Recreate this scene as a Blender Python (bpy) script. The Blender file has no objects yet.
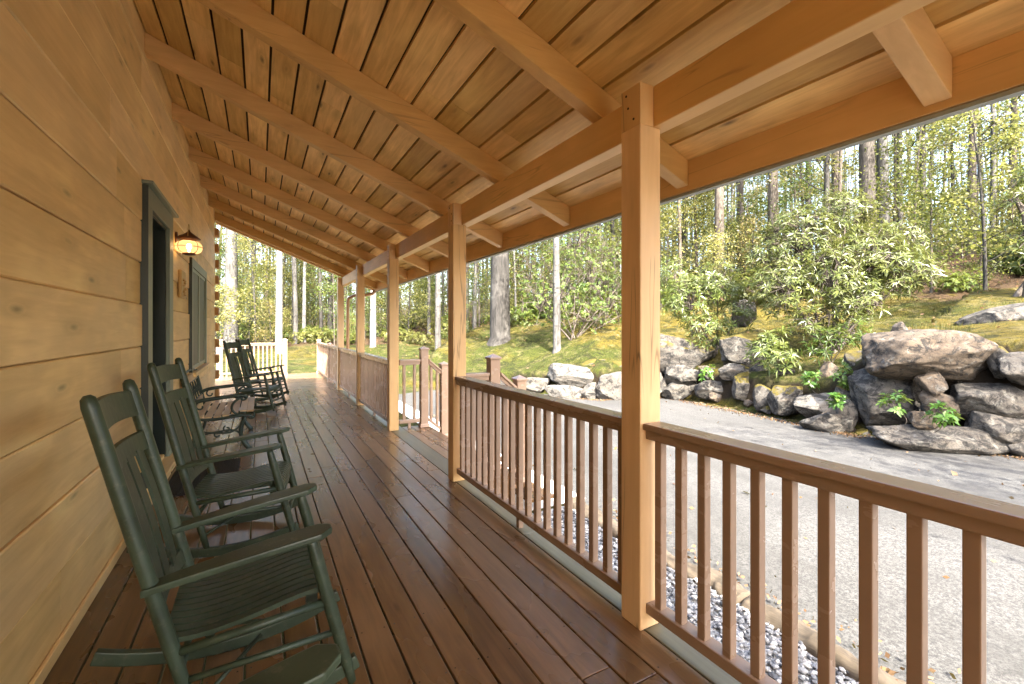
import bpy, bmesh, math, random
import numpy as np
from mathutils import Vector, Matrix, noise
S = 1.4                      # camera height above the porch floor, in metres; the layout below is in units of it
scene = bpy.context.scene
COL = scene.collection
PI = math.pi
def H(x, y, z=None):         # layout units (origin at the eye) -> metres, floor at z = 0
    return (x*S, y*S) if z is None else (x*S, y*S, (z+1)*S)
def Z(z): return (z+1)*S

# ------------------------------------------------------------------ objects
def tag(o, label=None, cat=None, group=None, kind=None):
    if label: o['label'] = label
    if cat: o['category'] = cat
    if group: o['group'] = group
    if kind: o['kind'] = kind
    return o
def empty(name, loc=(0,0,0), rz=0.0, label=None, cat=None, group=None):
    o = bpy.data.objects.new(name, None); COL.objects.link(o)
    o.location = loc; o.rotation_euler = (0,0,rz); o.empty_display_size = .1
    return tag(o, label, cat, group)
def kids(o): return [c for c in bpy.data.objects if c.parent == o]
def copy_tree(o, parent=None):
    c = o.copy(); COL.objects.link(c)
    if parent is not None: c.parent = parent
    for ch in kids(o): copy_tree(ch, c)
    return c

class MB:
    """collects shapes for ONE mesh object"""
    def __init__(s): s.v=[]; s.f=[]; s.r=[]; s.sm=[]
    def add(s, vs, fs, rnd=None, smooth=False):
        n=len(s.v); s.v += [tuple(p) for p in vs]
        rnd = random.random() if rnd is None else rnd
        for f in fs:
            s.f.append(tuple(i+n for i in f)); s.r.append(rnd); s.sm.append(smooth)
        return s
    def box(s, x0,x1,y0,y1,z0,z1, b=0.0, rnd=None):
        if b<=0:
            vs=[(x,y,z) for x in (x0,x1) for y in (y0,y1) for z in (z0,z1)]
            return s.add(vs,[(0,1,3,2),(4,6,7,5),(0,4,5,1),(2,3,7,6),(0,2,6,4),(1,5,7,3)],rnd)
        bm=bmesh.new(); bmesh.ops.create_cube(bm,size=1)
        for v in bm.verts:
            v.co=Vector(((x0+x1)/2+v.co.x*(x1-x0),(y0+y1)/2+v.co.y*(y1-y0),(z0+z1)/2+v.co.z*(z1-z0)))
        bmesh.ops.bevel(bm,geom=bm.edges[:],offset=b,segments=2,affect='EDGES',profile=.5)
        return s.bm(bm,rnd)
    def bm(s,bm,rnd=None,smooth=False,mat=None):
        bm.verts.index_update()
        s.add([ (mat@v.co if mat else v.co) for v in bm.verts],[[v.index for v in f.verts] for f in bm.faces],rnd,smooth); bm.free(); return s
    def prism(s, poly, axis, a, b, rnd=None, smooth=False):
        """poly: 2-D outline in the two other axes, extruded from a to b"""
        n=len(poly)
        def P(p,t): return {'x':(t,p[0],p[1]),'y':(p[0],t,p[1]),'z':(p[0],p[1],t)}[axis]
        vs=[P(p,a) for p in poly]+[P(p,b) for p in poly]
        fs=[tuple(range(n))[::-1],tuple(range(n,2*n))]+[(i,(i+1)%n,n+(i+1)%n,n+i) for i in range(n)]
        return s.add(vs,fs,rnd,smooth)
    def tube(s, pts, rad, n=10, rnd=None, smooth=True, cap=True, flat=1.0):
        pts=[Vector(p) for p in pts]
        if not hasattr(rad,'__len__'): rad=[rad]*len(pts)
        vs=[];fs=[]; m=len(pts)
        t0=(pts[1]-pts[0]).normalized()
        u=t0.orthogonal().normalized()
        for i,p in enumerate(pts):
            t=(pts[min(i+1,m-1)]-pts[max(i-1,0)]).normalized()
            u=(u-t*u.dot(t)).normalized(); w=t.cross(u)
            for k in range(n):
                a=2*PI*k/n; vs.append(p+(u*math.cos(a)+w*math.sin(a)*flat)*rad[i])
        for i in range(m-1):
            for k in range(n):
                fs.append((i*n+k,i*n+(k+1)%n,(i+1)*n+(k+1)%n,(i+1)*n+k))
        if cap: fs += [tuple(range(n))[::-1],tuple(range((m-1)*n,m*n))]
        return s.add(vs,fs,rnd,smooth)
    def lathe(s, prof, c=(0,0,0), n=24, rnd=None):
        vs=[];fs=[]; m=len(prof)
        for r,z in prof:
            for k in range(n):
                a=2*PI*k/n; vs.append((c[0]+r*math.cos(a),c[1]+r*math.sin(a),c[2]+z))
        for i in range(m-1):
            for k in range(n): fs.append((i*n+k,i*n+(k+1)%n,(i+1)*n+(k+1)%n,(i+1)*n+k))
        fs += [tuple(range(n))[::-1],tuple(range((m-1)*n,m*n))]
        return s.add(vs,fs,rnd,True)
    def ribbon(s, pts, side, w, th, rnd=None):
        """flat board following pts; side = width direction, th along the local normal"""
        pts=[Vector(p) for p in pts]; side=Vector(side).normalized(); m=len(pts); vs=[]
        ws=w if hasattr(w,'__len__') else [w]*m
        for i,p in enumerate(pts):
            t=(pts[min(i+1,m-1)]-pts[max(i-1,0)]).normalized(); nn=t.cross(side).normalized()
            for a,b in ((-1,-1),(1,-1),(1,1),(-1,1)): vs.append(p+side*ws[i]/2*a+nn*th/2*b)
        fs=[(0,1,2,3),((m-1)*4+3,(m-1)*4+2,(m-1)*4+1,(m-1)*4)]
        for i in range(m-1):
            for k in range(4): fs.append((i*4+k,(i+1)*4+k,(i+1)*4+(k+1)%4,i*4+(k+1)%4))
        return s.add(vs,fs,rnd,False)
    def build(s, name, mat, parent=None, bevel=0.0, label=None):
        me=bpy.data.meshes.new(name); me.from_pydata(s.v,[],s.f); me.update()
        at=me.attributes.new('rnd','FLOAT','FACE'); at.data.foreach_set('value',np.array(s.r,dtype=np.float32))
        me.polygons.foreach_set('use_smooth',np.array(s.sm,dtype=bool))
        bm=bmesh.new(); bm.from_mesh(me)
        bmesh.ops.recalc_face_normals(bm,faces=bm.faces[:])
        if bevel>0:
            ed=[e for e in bm.edges if len(e.link_faces)==2 and e.calc_face_angle(0)>.6]
            bmesh.ops.bevel(bm,geom=ed,offset=bevel,segments=2,affect='EDGES',profile=.6,clamp_overlap=True)
        bm.to_mesh(me); bm.free()
        for m in (mat if isinstance(mat,(list,tuple)) else [mat]): me.materials.append(m)
        o=bpy.data.objects.new(name,me); COL.objects.link(o)
        if parent is not None: o.parent=parent
        if label: o['label']=label
        return o
def np_mesh(name, V, F, mats, parent=None, smooth=False, rnd=None, midx=None):
    """V (n,3), F (m,k) arrays"""
    me=bpy.data.meshes.new(name); V=np.asarray(V,dtype=np.float32); F=np.asarray(F,dtype=np.int32)
    m,k=F.shape
    me.vertices.add(len(V)); me.vertices.foreach_set('co',V.ravel())
    me.loops.add(m*k); me.loops.foreach_set('vertex_index',F.ravel())
    me.polygons.add(m); me.polygons.foreach_set('loop_start',np.arange(0,m*k,k,dtype=np.int32))
    me.polygons.foreach_set('loop_total',np.full(m,k,dtype=np.int32))
    if midx is not None: me.polygons.foreach_set('material_index',np.asarray(midx,dtype=np.int32))
    me.update(calc_edges=True)
    me.polygons.foreach_set('use_smooth',np.full(m,smooth,dtype=bool))
    if rnd is not None:
        at=me.attributes.new('rnd','FLOAT','FACE'); at.data.foreach_set('value',np.asarray(rnd,dtype=np.float32))
    for mm in (mats if isinstance(mats,(list,tuple)) else [mats]): me.materials.append(mm)
    o=bpy.data.objects.new(name,me); COL.objects.link(o)
    if parent is not None: o.parent=parent
    return o

# ------------------------------------------------------------------ materials
class NT:
    def __init__(s,name):
        s.m=bpy.data.materials.new(name); s.m.use_nodes=True; s.t=s.m.node_tree; s.t.nodes.clear()
        s.out=s.n('ShaderNodeOutputMaterial')
    def n(s,typ,**kw):
        nd=s.t.nodes.new(typ)
        for k,v in kw.items():
            if hasattr(nd,k): setattr(nd,k,v)
        return nd
    def l(s,a,b): s.t.links.new(a,b)
    def coord(s,scale=(1,1,1),space='Object',off=None):
        tc=s.n('ShaderNodeTexCoord'); mp=s.n('ShaderNodeMapping'); mp.inputs['Scale'].default_value=scale
        src=tc.outputs[space]
        if off is not None:
            ad=s.n('ShaderNodeVectorMath',operation='ADD'); s.l(src,ad.inputs[0]); s.l(off,ad.inputs[1]); src=ad.outputs[0]
        s.l(src,mp.inputs['Vector']); return mp.outputs[0]
    def wpos(s,scale=(1,1,1)):
        g=s.n('ShaderNodeNewGeometry'); mp=s.n('ShaderNodeMapping'); mp.inputs['Scale'].default_value=scale
        s.l(g.outputs['Position'],mp.inputs['Vector']); return mp.outputs[0]
    def attr(s):
        a=s.n('ShaderNodeAttribute'); a.attribute_name='rnd'; return a.outputs['Fac']
    def noise(s,vec,scale,detail=4,rough=.55,dist=0.0):
        t=s.n('ShaderNodeTexNoise'); t.inputs['Scale'].default_value=scale; t.inputs['Detail'].default_value=detail
        t.inputs['Roughness'].default_value=rough; t.inputs['Distortion'].default_value=dist; s.l(vec,t.inputs['Vector']); return t.outputs['Fac']
    def voro(s,vec,scale,feature='F1'):
        t=s.n('ShaderNodeTexVoronoi'); t.feature=feature; t.inputs['Scale'].default_value=scale; s.l(vec,t.inputs['Vector']); return t
    def ramp(s,fac,stops,interp='LINEAR'):
        r=s.n('ShaderNodeValToRGB'); cr=r.color_ramp; cr.interpolation=interp
        while len(cr.elements)<len(stops): cr.elements.new(.5)
        for e,(p,c) in zip(cr.elements,stops):
            e.position=p; e.color=(c,c,c,1) if not hasattr(c,'__len__') else (*c,1)
        s.l(fac,r.inputs['Fac']); return r.outputs['Color']
    def mix(s,fac,a,b,mode='MIX'):
        m=s.n('ShaderNodeMix',data_type='RGBA',blend_type=mode)
        for sock,val in ((m.inputs[0],fac),(m.inputs[6],a),(m.inputs[7],b)):
            if isinstance(val,(int,float)): sock.default_value=val
            elif isinstance(val,tuple): sock.default_value=(*val,1)
            else: s.l(val,sock)
        return m.outputs[2]
    def math(s,op,a,b=None,c=None):
        m=s.n('ShaderNodeMath',operation=op)
        for i,val in enumerate((a,b,c)):
            if val is None: continue
            if isinstance(val,(int,float)): m.inputs[i].default_value=val
            else: s.l(val,m.inputs[i])
        return m.outputs[0]
    def bump(s,h,strength=.3,dist=.01):
        b=s.n('ShaderNodeBump'); b.inputs['Strength'].default_value=strength; b.inputs['Distance'].default_value=dist
        s.l(h,b.inputs['Height']); return b.outputs[0]
    def bsdf(s,col,rough=.6,normal=None,metal=0.0,spec=.5,coat=0.0,trans=0.0,emit=None,es=0.0):
        p=s.n('ShaderNodeBsdfPrincipled')
        for key,val in (('Base Color',col),('Roughness',rough)):
            if isinstance(val,(int,float)): p.inputs[key].default_value=val
            elif isinstance(val,tuple): p.inputs[key].default_value=(*val,1)
            else: s.l(val,p.inputs[key])
        p.inputs['Metallic'].default_value=metal; p.inputs['Specular IOR Level'].default_value=spec
        p.inputs['Coat Weight'].default_value=coat; p.inputs['Transmission Weight'].default_value=trans
        if emit: p.inputs['Emission Color'].default_value=(*emit,1); p.inputs['Emission Strength'].default_value=es
        if normal is not None: s.l(normal,p.inputs['Normal'])
        s.l(p.outputs[0],s.out.inputs[0]); return p

def wood(name, base, dark, axis='y', rough=.55, grain=1.0, knots=.6, var=.25, bump=.25, spec=.4, blotch=.35, roughvar=0.0, space='Object', crack=0.0):
    """stained timber: grain along an axis, board-to-board variation from the 'rnd' face attribute, knots"""
    n=NT(name); r=n.attr()
    cx=n.n('ShaderNodeCombineXYZ'); o=n.math('MULTIPLY',r,37.3); o2=n.math('MULTIPLY',r,91.7)
    n.l(o,cx.inputs[0]); n.l(o2,cx.inputs[1]); n.l(o,cx.inputs[2])
    sc={'x':(.7,9,9),'y':(9,.7,9),'z':(9,9,.7)}[axis]
    v=n.coord(sc,space,cx.outputs[0])
    g=n.noise(v,3.2,6,.62,.6)
    sc2={'x':(1.3,3,3),'y':(3,1.3,3),'z':(3,3,1.3)}[axis]
    v2=n.coord(sc2,space,cx.outputs[0]); bl=n.noise(v2,.9,3,.6)
    c=n.mix(n.ramp(g,[(.32,0),(.72,1)]),dark,base)
    c=n.mix(grain,base,c)
    light=tuple(min(1,x*1.28+.01) for x in base); low=tuple(x*.62 for x in base)
    c=n.mix(n.math('MULTIPLY',n.ramp(bl,[(.35,1),(.6,0)]),blotch),c,low)
    c=n.mix(n.math('MULTIPLY',n.ramp(bl,[(.55,0),(.75,1)]),blotch),c,light)
    hsv=n.n('ShaderNodeHueSaturation'); n.l(c,hsv.inputs['Color'])
    n.l(n.math('MULTIPLY_ADD',r,var*2,1-var),hsv.inputs['Value'])
    n.l(n.math('MULTIPLY_ADD',r,-.12,1.06),hsv.inputs['Saturation']); c=hsv.outputs[0]
    h=g
    if knots>0:
        sk={'x':(1.1,4,4),'y':(4,1.1,4),'z':(4,4,1.1)}[axis]
        vk=n.coord(sk,space,cx.outputs[0]); vo=n.voro(vk,1.7)
        wob=n.math('MULTIPLY_ADD',n.noise(vk,7,3),.10,vo.outputs['Distance'])
        k=n.ramp(wob,[(.08,1),(.19,0)]); ring=n.ramp(wob,[(.13,0),(.22,.7),(.38,0)])
        kd=tuple(x*.28 for x in dark)
        c=n.mix(n.math('MULTIPLY',k,knots),c,kd); c=n.mix(n.math('MULTIPLY',ring,knots*.6),c,tuple(x*.7 for x in dark))
    if crack>0:
        sc3={'x':(.35,6,6),'y':(6,.35,6),'z':(6,6,.35)}[axis]
        cn=n.noise(n.coord(sc3,space,cx.outputs[0]),1.1,3,.5,.3); msk=n.noise(n.coord((1,1,1),space,cx.outputs[0]),1.6,2,.5)
        ck=n.math('MULTIPLY',n.ramp(cn,[(.488,0),(.496,1),(.501,1),(.509,0)]),n.ramp(msk,[(.47,0),(.55,1)]))
        c=n.mix(n.math('MULTIPLY',ck,crack),c,tuple(x*.12 for x in dark))
    ro=rough
    if roughvar>0: ro=n.math('MULTIPLY_ADD',bl,roughvar,rough-roughvar*.45)
    n.bsdf(c,ro,n.bump(h,bump,.004),spec=spec); return n.m
def paint(name, base, rough=.45, var=.18, scale=3.0, spec=.5, bump=.12, wear=None, stretch=(1,1,1), metal=0.0, rv=.25):
    n=NT(name); v=n.coord(stretch); a=n.noise(v,scale,5,.6); b=n.noise(v,scale*14,3,.6)
    c=n.mix(n.ramp(a,[(.3,0),(.7,1)]),tuple(x*(1-var) for x in base),tuple(min(1,x*(1+var)) for x in base))
    if wear: c=n.mix(n.math('MULTIPLY',n.ramp(n.noise(v,scale*5,6,.7),[(.56,0),(.68,1)]),.55),c,wear)
    n.bsdf(c,n.math('MULTIPLY_ADD',a,rv,rough-rv*.48),n.bump(b,bump,.003),spec=spec,metal=metal); return n.m
def leafmat(name, cols, trans=.35, rough=.45, spec=.4):
    n=NT(name); r=n.attr(); info=n.n('ShaderNodeObjectInfo')
    cols=[tuple(x*.43 for x in q) for q in cols]
    c=n.ramp(r,[(i/(len(cols)-1),cc) for i,cc in enumerate(cols)])
    hsv=n.n('ShaderNodeHueSaturation'); n.l(c,hsv.inputs['Color'])
    n.l(n.math('MULTIPLY_ADD',info.outputs['Random'],.5,.78),hsv.inputs['Value'])
    n.l(n.math('MULTIPLY_ADD',info.outputs['Random'],.05,.475),hsv.inputs['Hue'])
    p=n.bsdf(hsv.outputs[0],rough,spec=spec)
    t=n.n('ShaderNodeBsdfTranslucent'); n.l(n.mix(.5,hsv.outputs[0],(.24,.25,.06),'MIX'),t.inputs['Color'])
    mx=n.n('ShaderNodeMixShader'); mx.inputs[0].default_value=trans
    n.l(p.outputs[0],mx.inputs[1]); n.l(t.outputs[0],mx.inputs[2]); n.l(mx.outputs[0],n.out.inputs[0]); return n.m
def barkmat(name, a, b, c=None, scale=1.0, patch=None):
    a,b,c,patch=[q and tuple(x*.37 for x in q) for q in (a,b,c,patch)]
    n=NT(name); v=n.coord((7*scale,7*scale,1.1*scale)); g=n.noise(v,2.2,6,.65,.5)
    v2=n.coord((1,1,.6)); bl=n.noise(v2,1.6*scale,4,.65)
    col=n.mix(n.ramp(g,[(.35,0),(.66,1)]),a,b)
    if c: col=n.mix(n.ramp(bl,[(.48,0),(.62,.8)]),col,c)
    if patch:
        vp=n.coord((2.2,2.2,9)); pn=n.noise(vp,2.0*scale,4,.7); col=n.mix(n.ramp(pn,[(.58,0),(.66,1)]),col,patch)
    n.bsdf(col,.85,n.bump(g,.6,.03),spec=.2); return n.m
def stonemat(name, moss=0.0, warm=0.0, pale=0.0):
    n=NT(name); info=n.n('ShaderNodeObjectInfo')
    cx=n.n('ShaderNodeCombineXYZ'); 
    for i in range(3): n.l(n.math('MULTIPLY',info.outputs['Random'],50+i*17),cx.inputs[i])
    v=n.coord((1,1,1),'Object',cx.outputs[0])
    a=n.noise(v,2.2,8,.68); b=n.noise(v,7,6,.7,.4); f=n.noise(v,40,4,.7); st=n.noise(n.coord((.8,.8,4),'Object',cx.outputs[0]),3,6,.7,1.0)
    base=(.21+.09*pale+.05*warm,.195+.09*pale+.0*warm,.172+.085*pale-.035*warm)
    c=n.mix(n.ramp(a,[(.3,0),(.7,1)]),tuple(x*.5 for x in base),tuple(min(.8,x*1.3) for x in base))
    c=n.mix(n.math('MULTIPLY',n.ramp(st,[(.4,0),(.7,1)]),.5),c,(.30,.24,.18))
    c=n.mix(n.ramp(b,[(.55,0),(.65,.7)]),c,(.42,.41,.37))          # pale lichen
    b2=n.noise(n.coord((1,1,1.3),'Object',cx.outputs[0]),5.2,10,.82,.7)
    c=n.mix(n.ramp(b2,[(.48+.025*pale+.02*warm,0),(.545+.025*pale+.02*warm,.92)]),c,(.035,.034,.032))   # black lichen
    c=n.mix(n.math('MULTIPLY',n.ramp(f,[(.35,1),(.5,0)]),.45),c,(.08,.075,.07))
    if moss>0:
        g=n.n('ShaderNodeNewGeometry'); sx=n.n('ShaderNodeSeparateXYZ'); n.l(g.outputs['Normal'],sx.inputs[0])
        k=n.math('ADD',sx.outputs[2],n.math('MULTIPLY',n.noise(v,3.5,5,.7),.9))
        mc=n.mix(n.noise(v,14,4,.7),(.055,.055,.008),(.30,.225,.022))
        c=n.mix(n.ramp(k,[(1.22-moss*.42,0),(1.42-moss*.42,.95)]),c,mc)
    c=n.mix(1.0,c,(.335,.33,.32),'MULTIPLY')
    n.bsdf(c,.88,n.bump(n.math('MULTIPLY_ADD',b,.6,n.math('MULTIPLY',f,.35)),.9,.03),spec=.25); return n.m

M={}
M['wall']=wood('wall_stain',(.88,.61,.27),(.71,.455,.175),'y',.5,.8,.7,.11,.3,blotch=.5,spec=.35)
M['ceil']=wood('ceiling_stain',(.87,.565,.20),(.53,.295,.08),'y',.5,.85,.95,.22,.25,blotch=.5)
M['beamwood']=wood('beam_stain',(.74,.46,.18),(.65,.385,.14),'y',.5,.65,.25,.10,.25,blotch=.35,crack=.28)
M['rafterwood']=wood('rafter_stain',(.69,.42,.155),(.57,.325,.105),'x',.5,.75,.35,.12,.25,blotch=.35,crack=.28)
M['postwood']=wood('post_stain',(.72,.46,.215),(.62,.375,.165),'z',.5,.75,.25,.08,.3,blotch=.3,crack=.5)
M['deck']=wood('deck_stain',(.225,.118,.046),(.105,.053,.021),'y',.27,.95,.45,.28,.10,spec=.6,blotch=.55,roughvar=.22)
M['deckx']=wood('deck_stain_cross',(.20,.122,.062),(.11,.063,.032),'x',.28,.9,.3,.2,.10,spec=.6,blotch=.55,roughvar=.22)
M['deckedge']=wood('deck_edge_olive',(.19,.165,.095),(.11,.09,.05),'y',.4,.8,.1,.1,.2)  # edge board toned greyer and more olive than the other floor boards
M['rail']=paint('railing_composite',(.31,.205,.135),.27,.07,2.0,stretch=(3,1,3),rv=.05,bump=.02)
M['railpale']=paint('railing_composite_light',(.40,.27,.19),.5,.1,2.0)
M['green']=paint('rocker_green_paint',(.034,.048,.028),.40,.4,6.0,spec=.35,wear=(.11,.105,.07))
M['trim']=paint('sage_trim_paint',(.19,.215,.155),.45,.12,2.0)
M['darkdoor']=paint('dark_green_door_paint',(.012,.020,.016),.35,.2,2.0)
M['iron']=paint('green_cast_iron',(.028,.042,.032),.45,.3,9.0,bump=.4,metal=.3)
M['slat']=wood('bench_slat',(.52,.36,.20),(.40,.25,.12),'y',.5,.8,.2,.15)
M['mat']=paint('black_rubber',(.012,.011,.010),.75,.3,30,bump=.5)
M['blackmetal']=paint('black_metal',(.02,.02,.02),.35,.2,4,metal=.8)
M['bronze']=paint('lantern_bronze',(.13,.055,.03),.45,.3,9,metal=.6)
M['downspout']=paint('downspout_tan',(.38,.20,.10),.4,.1,3)
M['drip']=paint('drip_edge_metal',(.34,.37,.34),.5,.1,5)
M['shingle']=paint('dark_roof_underlay',(.05,.03,.02),.9,.2,5)
M['screen']=paint('window_screen',(.10,.105,.08),.5,.15,40,bump=.2)
M['sash']=paint('window_sash',(.24,.27,.20),.45,.1,3)
M['plaque']=wood('plaque_wood',(.62,.42,.17),(.50,.30,.10),'z',.5,.8,.3,.1)
M['timber']=wood('edging_timber_weathered',(.105,.08,.052),(.016,.012,.009),'y',.9,1,.7,.3,1.0,blotch=.9)
M['concrete']=paint('pale_concrete',(.55,.52,.47),.8,.1,3,bump=.3)
M['logend']=wood('log_end_stain',(.55,.31,.11),(.40,.20,.07),'z',.6,.8,.3,.2)
n=NT('amber_glass'); g=n.n('ShaderNodeBsdfTranslucent'); g.inputs[0].default_value=(.95,.72,.45,1)
t=n.n('ShaderNodeBsdfTransparent'); t.inputs[0].default_value=(1,.88,.70,1); gl=n.n('ShaderNodeBsdfGlossy'); gl.inputs['Roughness'].default_value=.08
m1=n.n('ShaderNodeMixShader'); m1.inputs[0].default_value=.45; n.l(g.outputs[0],m1.inputs[1]); n.l(t.outputs[0],m1.inputs[2])
m2=n.n('ShaderNodeMixShader'); m2.inputs[0].default_value=.07; n.l(m1.outputs[0],m2.inputs[1]); n.l(gl.outputs[0],m2.inputs[2]); n.l(m2.outputs[0],n.out.inputs[0]); M['amber']=n.m
n=NT('lit_bulb'); n.bsdf((1,.8,.5),.4,emit=(1,.74,.42),es=4.5); M['bulb']=n.m
# setting
n=NT('asphalt_worn'); v=n.wpos(); a=n.noise(v,.55,5,.6); f=n.noise(v,48,5,.85); d=n.noise(v,6,5,.65); vo=n.voro(v,160)
c=n.mix(n.ramp(a,[(.3,0),(.7,1)]),(.21,.205,.195),(.29,.28,.262))
c=n.mix(n.math('MULTIPLY',n.ramp(d,[(.5,0),(.7,1)]),.30),c,(.17,.16,.145))
c=n.mix(n.math('MULTIPLY',n.ramp(f,[(.43,1),(.53,0)]),.8),c,(.07,.07,.068)); c=n.mix(n.math('MULTIPLY',n.ramp(f,[(.54,0),(.68,1)]),.6),c,(.44,.435,.42))
g2=n.noise(n.wpos((1,.35,1)),.9,6,.7,.5); c=n.mix(n.math('MULTIPLY',n.ramp(g2,[(.45,0),(.60,1)]),.6),c,(.13,.125,.115))  # broad stains, also painting soft tree shade into the asphalt
cr=n.voro(n.wpos(),.55,'DISTANCE_TO_EDGE'); wv=n.math('MULTIPLY_ADD',n.noise(v,5,4,.7),.06,cr.outputs['Distance']); c=n.mix(n.math('MULTIPLY',n.ramp(wv,[(.026,1),(.034,0)]),.4),c,(.10,.098,.09))
c=n.mix(1.0,c,(.275,.275,.272),'MULTIPLY'); n.bsdf(c,.9,n.bump(f,.5,.006),spec=.25); M['asphalt']=n.m
n=NT('gravel_bed'); v=n.wpos(); f=n.noise(v,60,4,.8); c=n.ramp(f,[(.35,(.07,.07,.072)),(.5,(.25,.25,.25)),(.65,(.6,.6,.6))]); n.bsdf(c,.9,n.bump(f,1,.02)); M['gravelbed']=n.m
n=NT('gravel_stone'); r=n.attr(); c=n.ramp(r,[(0,(.05,.052,.057)),(.35,(.13,.135,.14)),(.7,(.24,.24,.24)),(1,(.40,.39,.37))]); n.bsdf(c,.8,spec=.3); M['gravel']=n.m
n=NT('moss_and_litter_ground'); v=n.wpos(); a=n.noise(v,.28,5,.65,.6); b=n.noise(v,1.3,6,.7,.4); f=n.noise(v,16,6,.75); f2=n.noise(v,55,3,.75)
grass=n.mix(n.ramp(f,[(.35,0),(.65,1)]),(.055,.085,.014),(.20,.24,.035)); moss=n.mix(n.ramp(f,[(.3,0),(.65,1)]),(.11,.10,.012),(.38,.30,.045))
lit=n.mix(n.ramp(f,[(.35,0),(.65,1)]),(.07,.042,.024),(.34,.22,.13))
g0=n.n('ShaderNodeNewGeometry'); s0=n.n('ShaderNodeSeparateXYZ'); n.l(g0.outputs['Position'],s0.inputs[0]); mb_=n.math('MULTIPLY',n.math('SUBTRACT',s0.outputs[0],7.0*S),.035); mb_=n.math('MINIMUM',n.math('MAXIMUM',mb_,-.03),.14)
c=n.mix(n.ramp(n.math('ADD',a,mb_),[(.44,0),(.56,1)]),grass,moss)
m3=n.noise(n.wpos((1,1,1)),2.6,6,.75,.8); c=n.mix(n.math('MULTIPLY',n.ramp(m3,[(.50,0),(.62,1)]),.75),c,(.42,.37,.17)); m4=n.noise(n.wpos((1.3,1,1)),1.5,6,.75,1.0); c=n.mix(n.math('MULTIPLY',n.ramp(m4,[(.50,0),(.58,1)]),.8),c,(.045,.055,.014))  # straw and dark soil patches, also painting sun and tree dapple into the lawn
g=n.n('ShaderNodeNewGeometry'); sx=n.n('ShaderNodeSeparateXYZ'); n.l(g.outputs['Position'],sx.inputs[0])
far=n.math('MULTIPLY_ADD',n.math('MAXIMUM',n.math('SUBTRACT',sx.outputs[0],12.5*S),n.math('SUBTRACT',sx.outputs[1],18.5*S)),.12,.0)
k=n.math('ADD',n.math('MAXIMUM',far,-.12),b)
c=n.mix(n.ramp(k,[(.54,0),(.66,.95)]),c,lit)
sn=n.n('ShaderNodeSeparateXYZ'); n.l(g.outputs['Normal'],sn.inputs[0]); c=n.mix(n.ramp(sn.outputs[2],[(.45,1),(.7,0)]),c,(.06,.042,.026))
c=n.mix(n.math('MULTIPLY',n.ramp(f2,[(.38,1),(.52,0)]),.55),c,(.03,.035,.012))
c=n.mix(1.0,c,(.335,.315,.30),'MULTIPLY'); n.bsdf(c,.95,n.bump(n.math('MULTIPLY_ADD',f,.7,f2),1,.05),spec=.15); M['ground']=n.m
M['bark_grey']=barkmat('bark_grey',(.04,.036,.032),(.125,.115,.10),(.20,.185,.165))
M['bark_brown']=barkmat('bark_brown',(.12,.095,.075),(.34,.285,.23))
M['bark_dark']=barkmat('bark_dark',(.08,.068,.057),(.25,.215,.18))
M['bark_pale']=barkmat('bark_pale_mottled',(.09,.084,.074),(.26,.248,.225),(.34,.325,.30),patch=(.05,.047,.04))
M['bark_birch']=barkmat('bark_birch',(.26,.25,.23),(.48,.47,.44),None,patch=(.10,.09,.075))
M['leaf_spring']=leafmat('leaf_spring',[(.12,.15,.03),(.25,.27,.055),(.42,.40,.11),(.54,.48,.20)],.55)
M['leaf_mid']=leafmat('leaf_mid',[(.06,.11,.015),(.12,.18,.025),(.20,.25,.035),(.30,.32,.06)],.42)
M['leaf_bright']=leafmat('leaf_bright',[(.10,.16,.02),(.19,.26,.03),(.30,.34,.055)],.5)
M['leaf_bud']=leafmat('leaf_bud',[(.22,.17,.07),(.36,.32,.09),(.45,.40,.12),(.46,.36,.18)],.45)
M['leaf_rhodo']=leafmat('leaf_rhodo',[(.07,.12,.018),(.15,.21,.035),(.21,.27,.055),(.28,.32,.09)],.25,.36,.5)
M['leaf_plant']=leafmat('leaf_plant',[(.04,.12,.015),(.09,.2,.02),(.2,.3,.03)],.35,.35)
M['grass']=leafmat('grass_blades',[(.04,.065,.010),(.10,.12,.016),(.22,.19,.04)],.3,.6,.2)
M['litter']=leafmat('dry_leaves',[(.16,.08,.035),(.32,.19,.09),(.42,.30,.18)],.15,.7,.2)
M['stone']=stonemat('granite_lichen'); M['stonepale']=stonemat('granite_pale',pale=1.0); M['stonewarm']=stonemat('fieldstone_warm',warm=1.0); M['stonemoss']=stonemat('granite_mossy',moss=1.0)
random.seed(7); np.random.seed(7)
WX=-.545; SL=-.3958
def rbot(x): return .815+SL*(x-1.158)          # underside of the rafters (above the eye)
def rtop(x): return rbot(x)+.112
Y0=-3.2; YE=7.76                                # roof ends
POSTY=[1.104+1.658*k for k in range(5)]; PW=.092

# ---- porch floor (setting)
fl=MB(); gaps=[-.459+.105*i for i in range(16)]
edges=[(WX-.1,gaps[0])]+list(zip(gaps[:-1],gaps[1:]))
for a,b in edges:
    y=-2.0-random.random()
    while y<8.24:
        e=y+random.uniform(2.4,3.9)
        if 8.24-e<.5: e=8.24
        e=min(e,8.24)
        fl.box((a+.0028)*S,(b-.0028)*S,(y+.0012)*S,(e-.0012)*S,-.03,random.uniform(-.0012,0),b=.004); y=e
flo=tag(fl.build('porch_floor',M['deck']),kind='structure')
sc_=MB()
for a,b in edges:
    for j in range(34):
        for q in (a+.016,b-.016):
            x=(q+random.uniform(-.003,.003))*S; y=(-.2+.29*j+random.uniform(-.006,.006))*S
            if y<8.2*S: sc_.add([(x+.0042*math.cos(t),y+.0042*math.sin(t),.0006) for t in np.linspace(0,2*PI,7)[:-1]],[tuple(range(6))])
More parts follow.
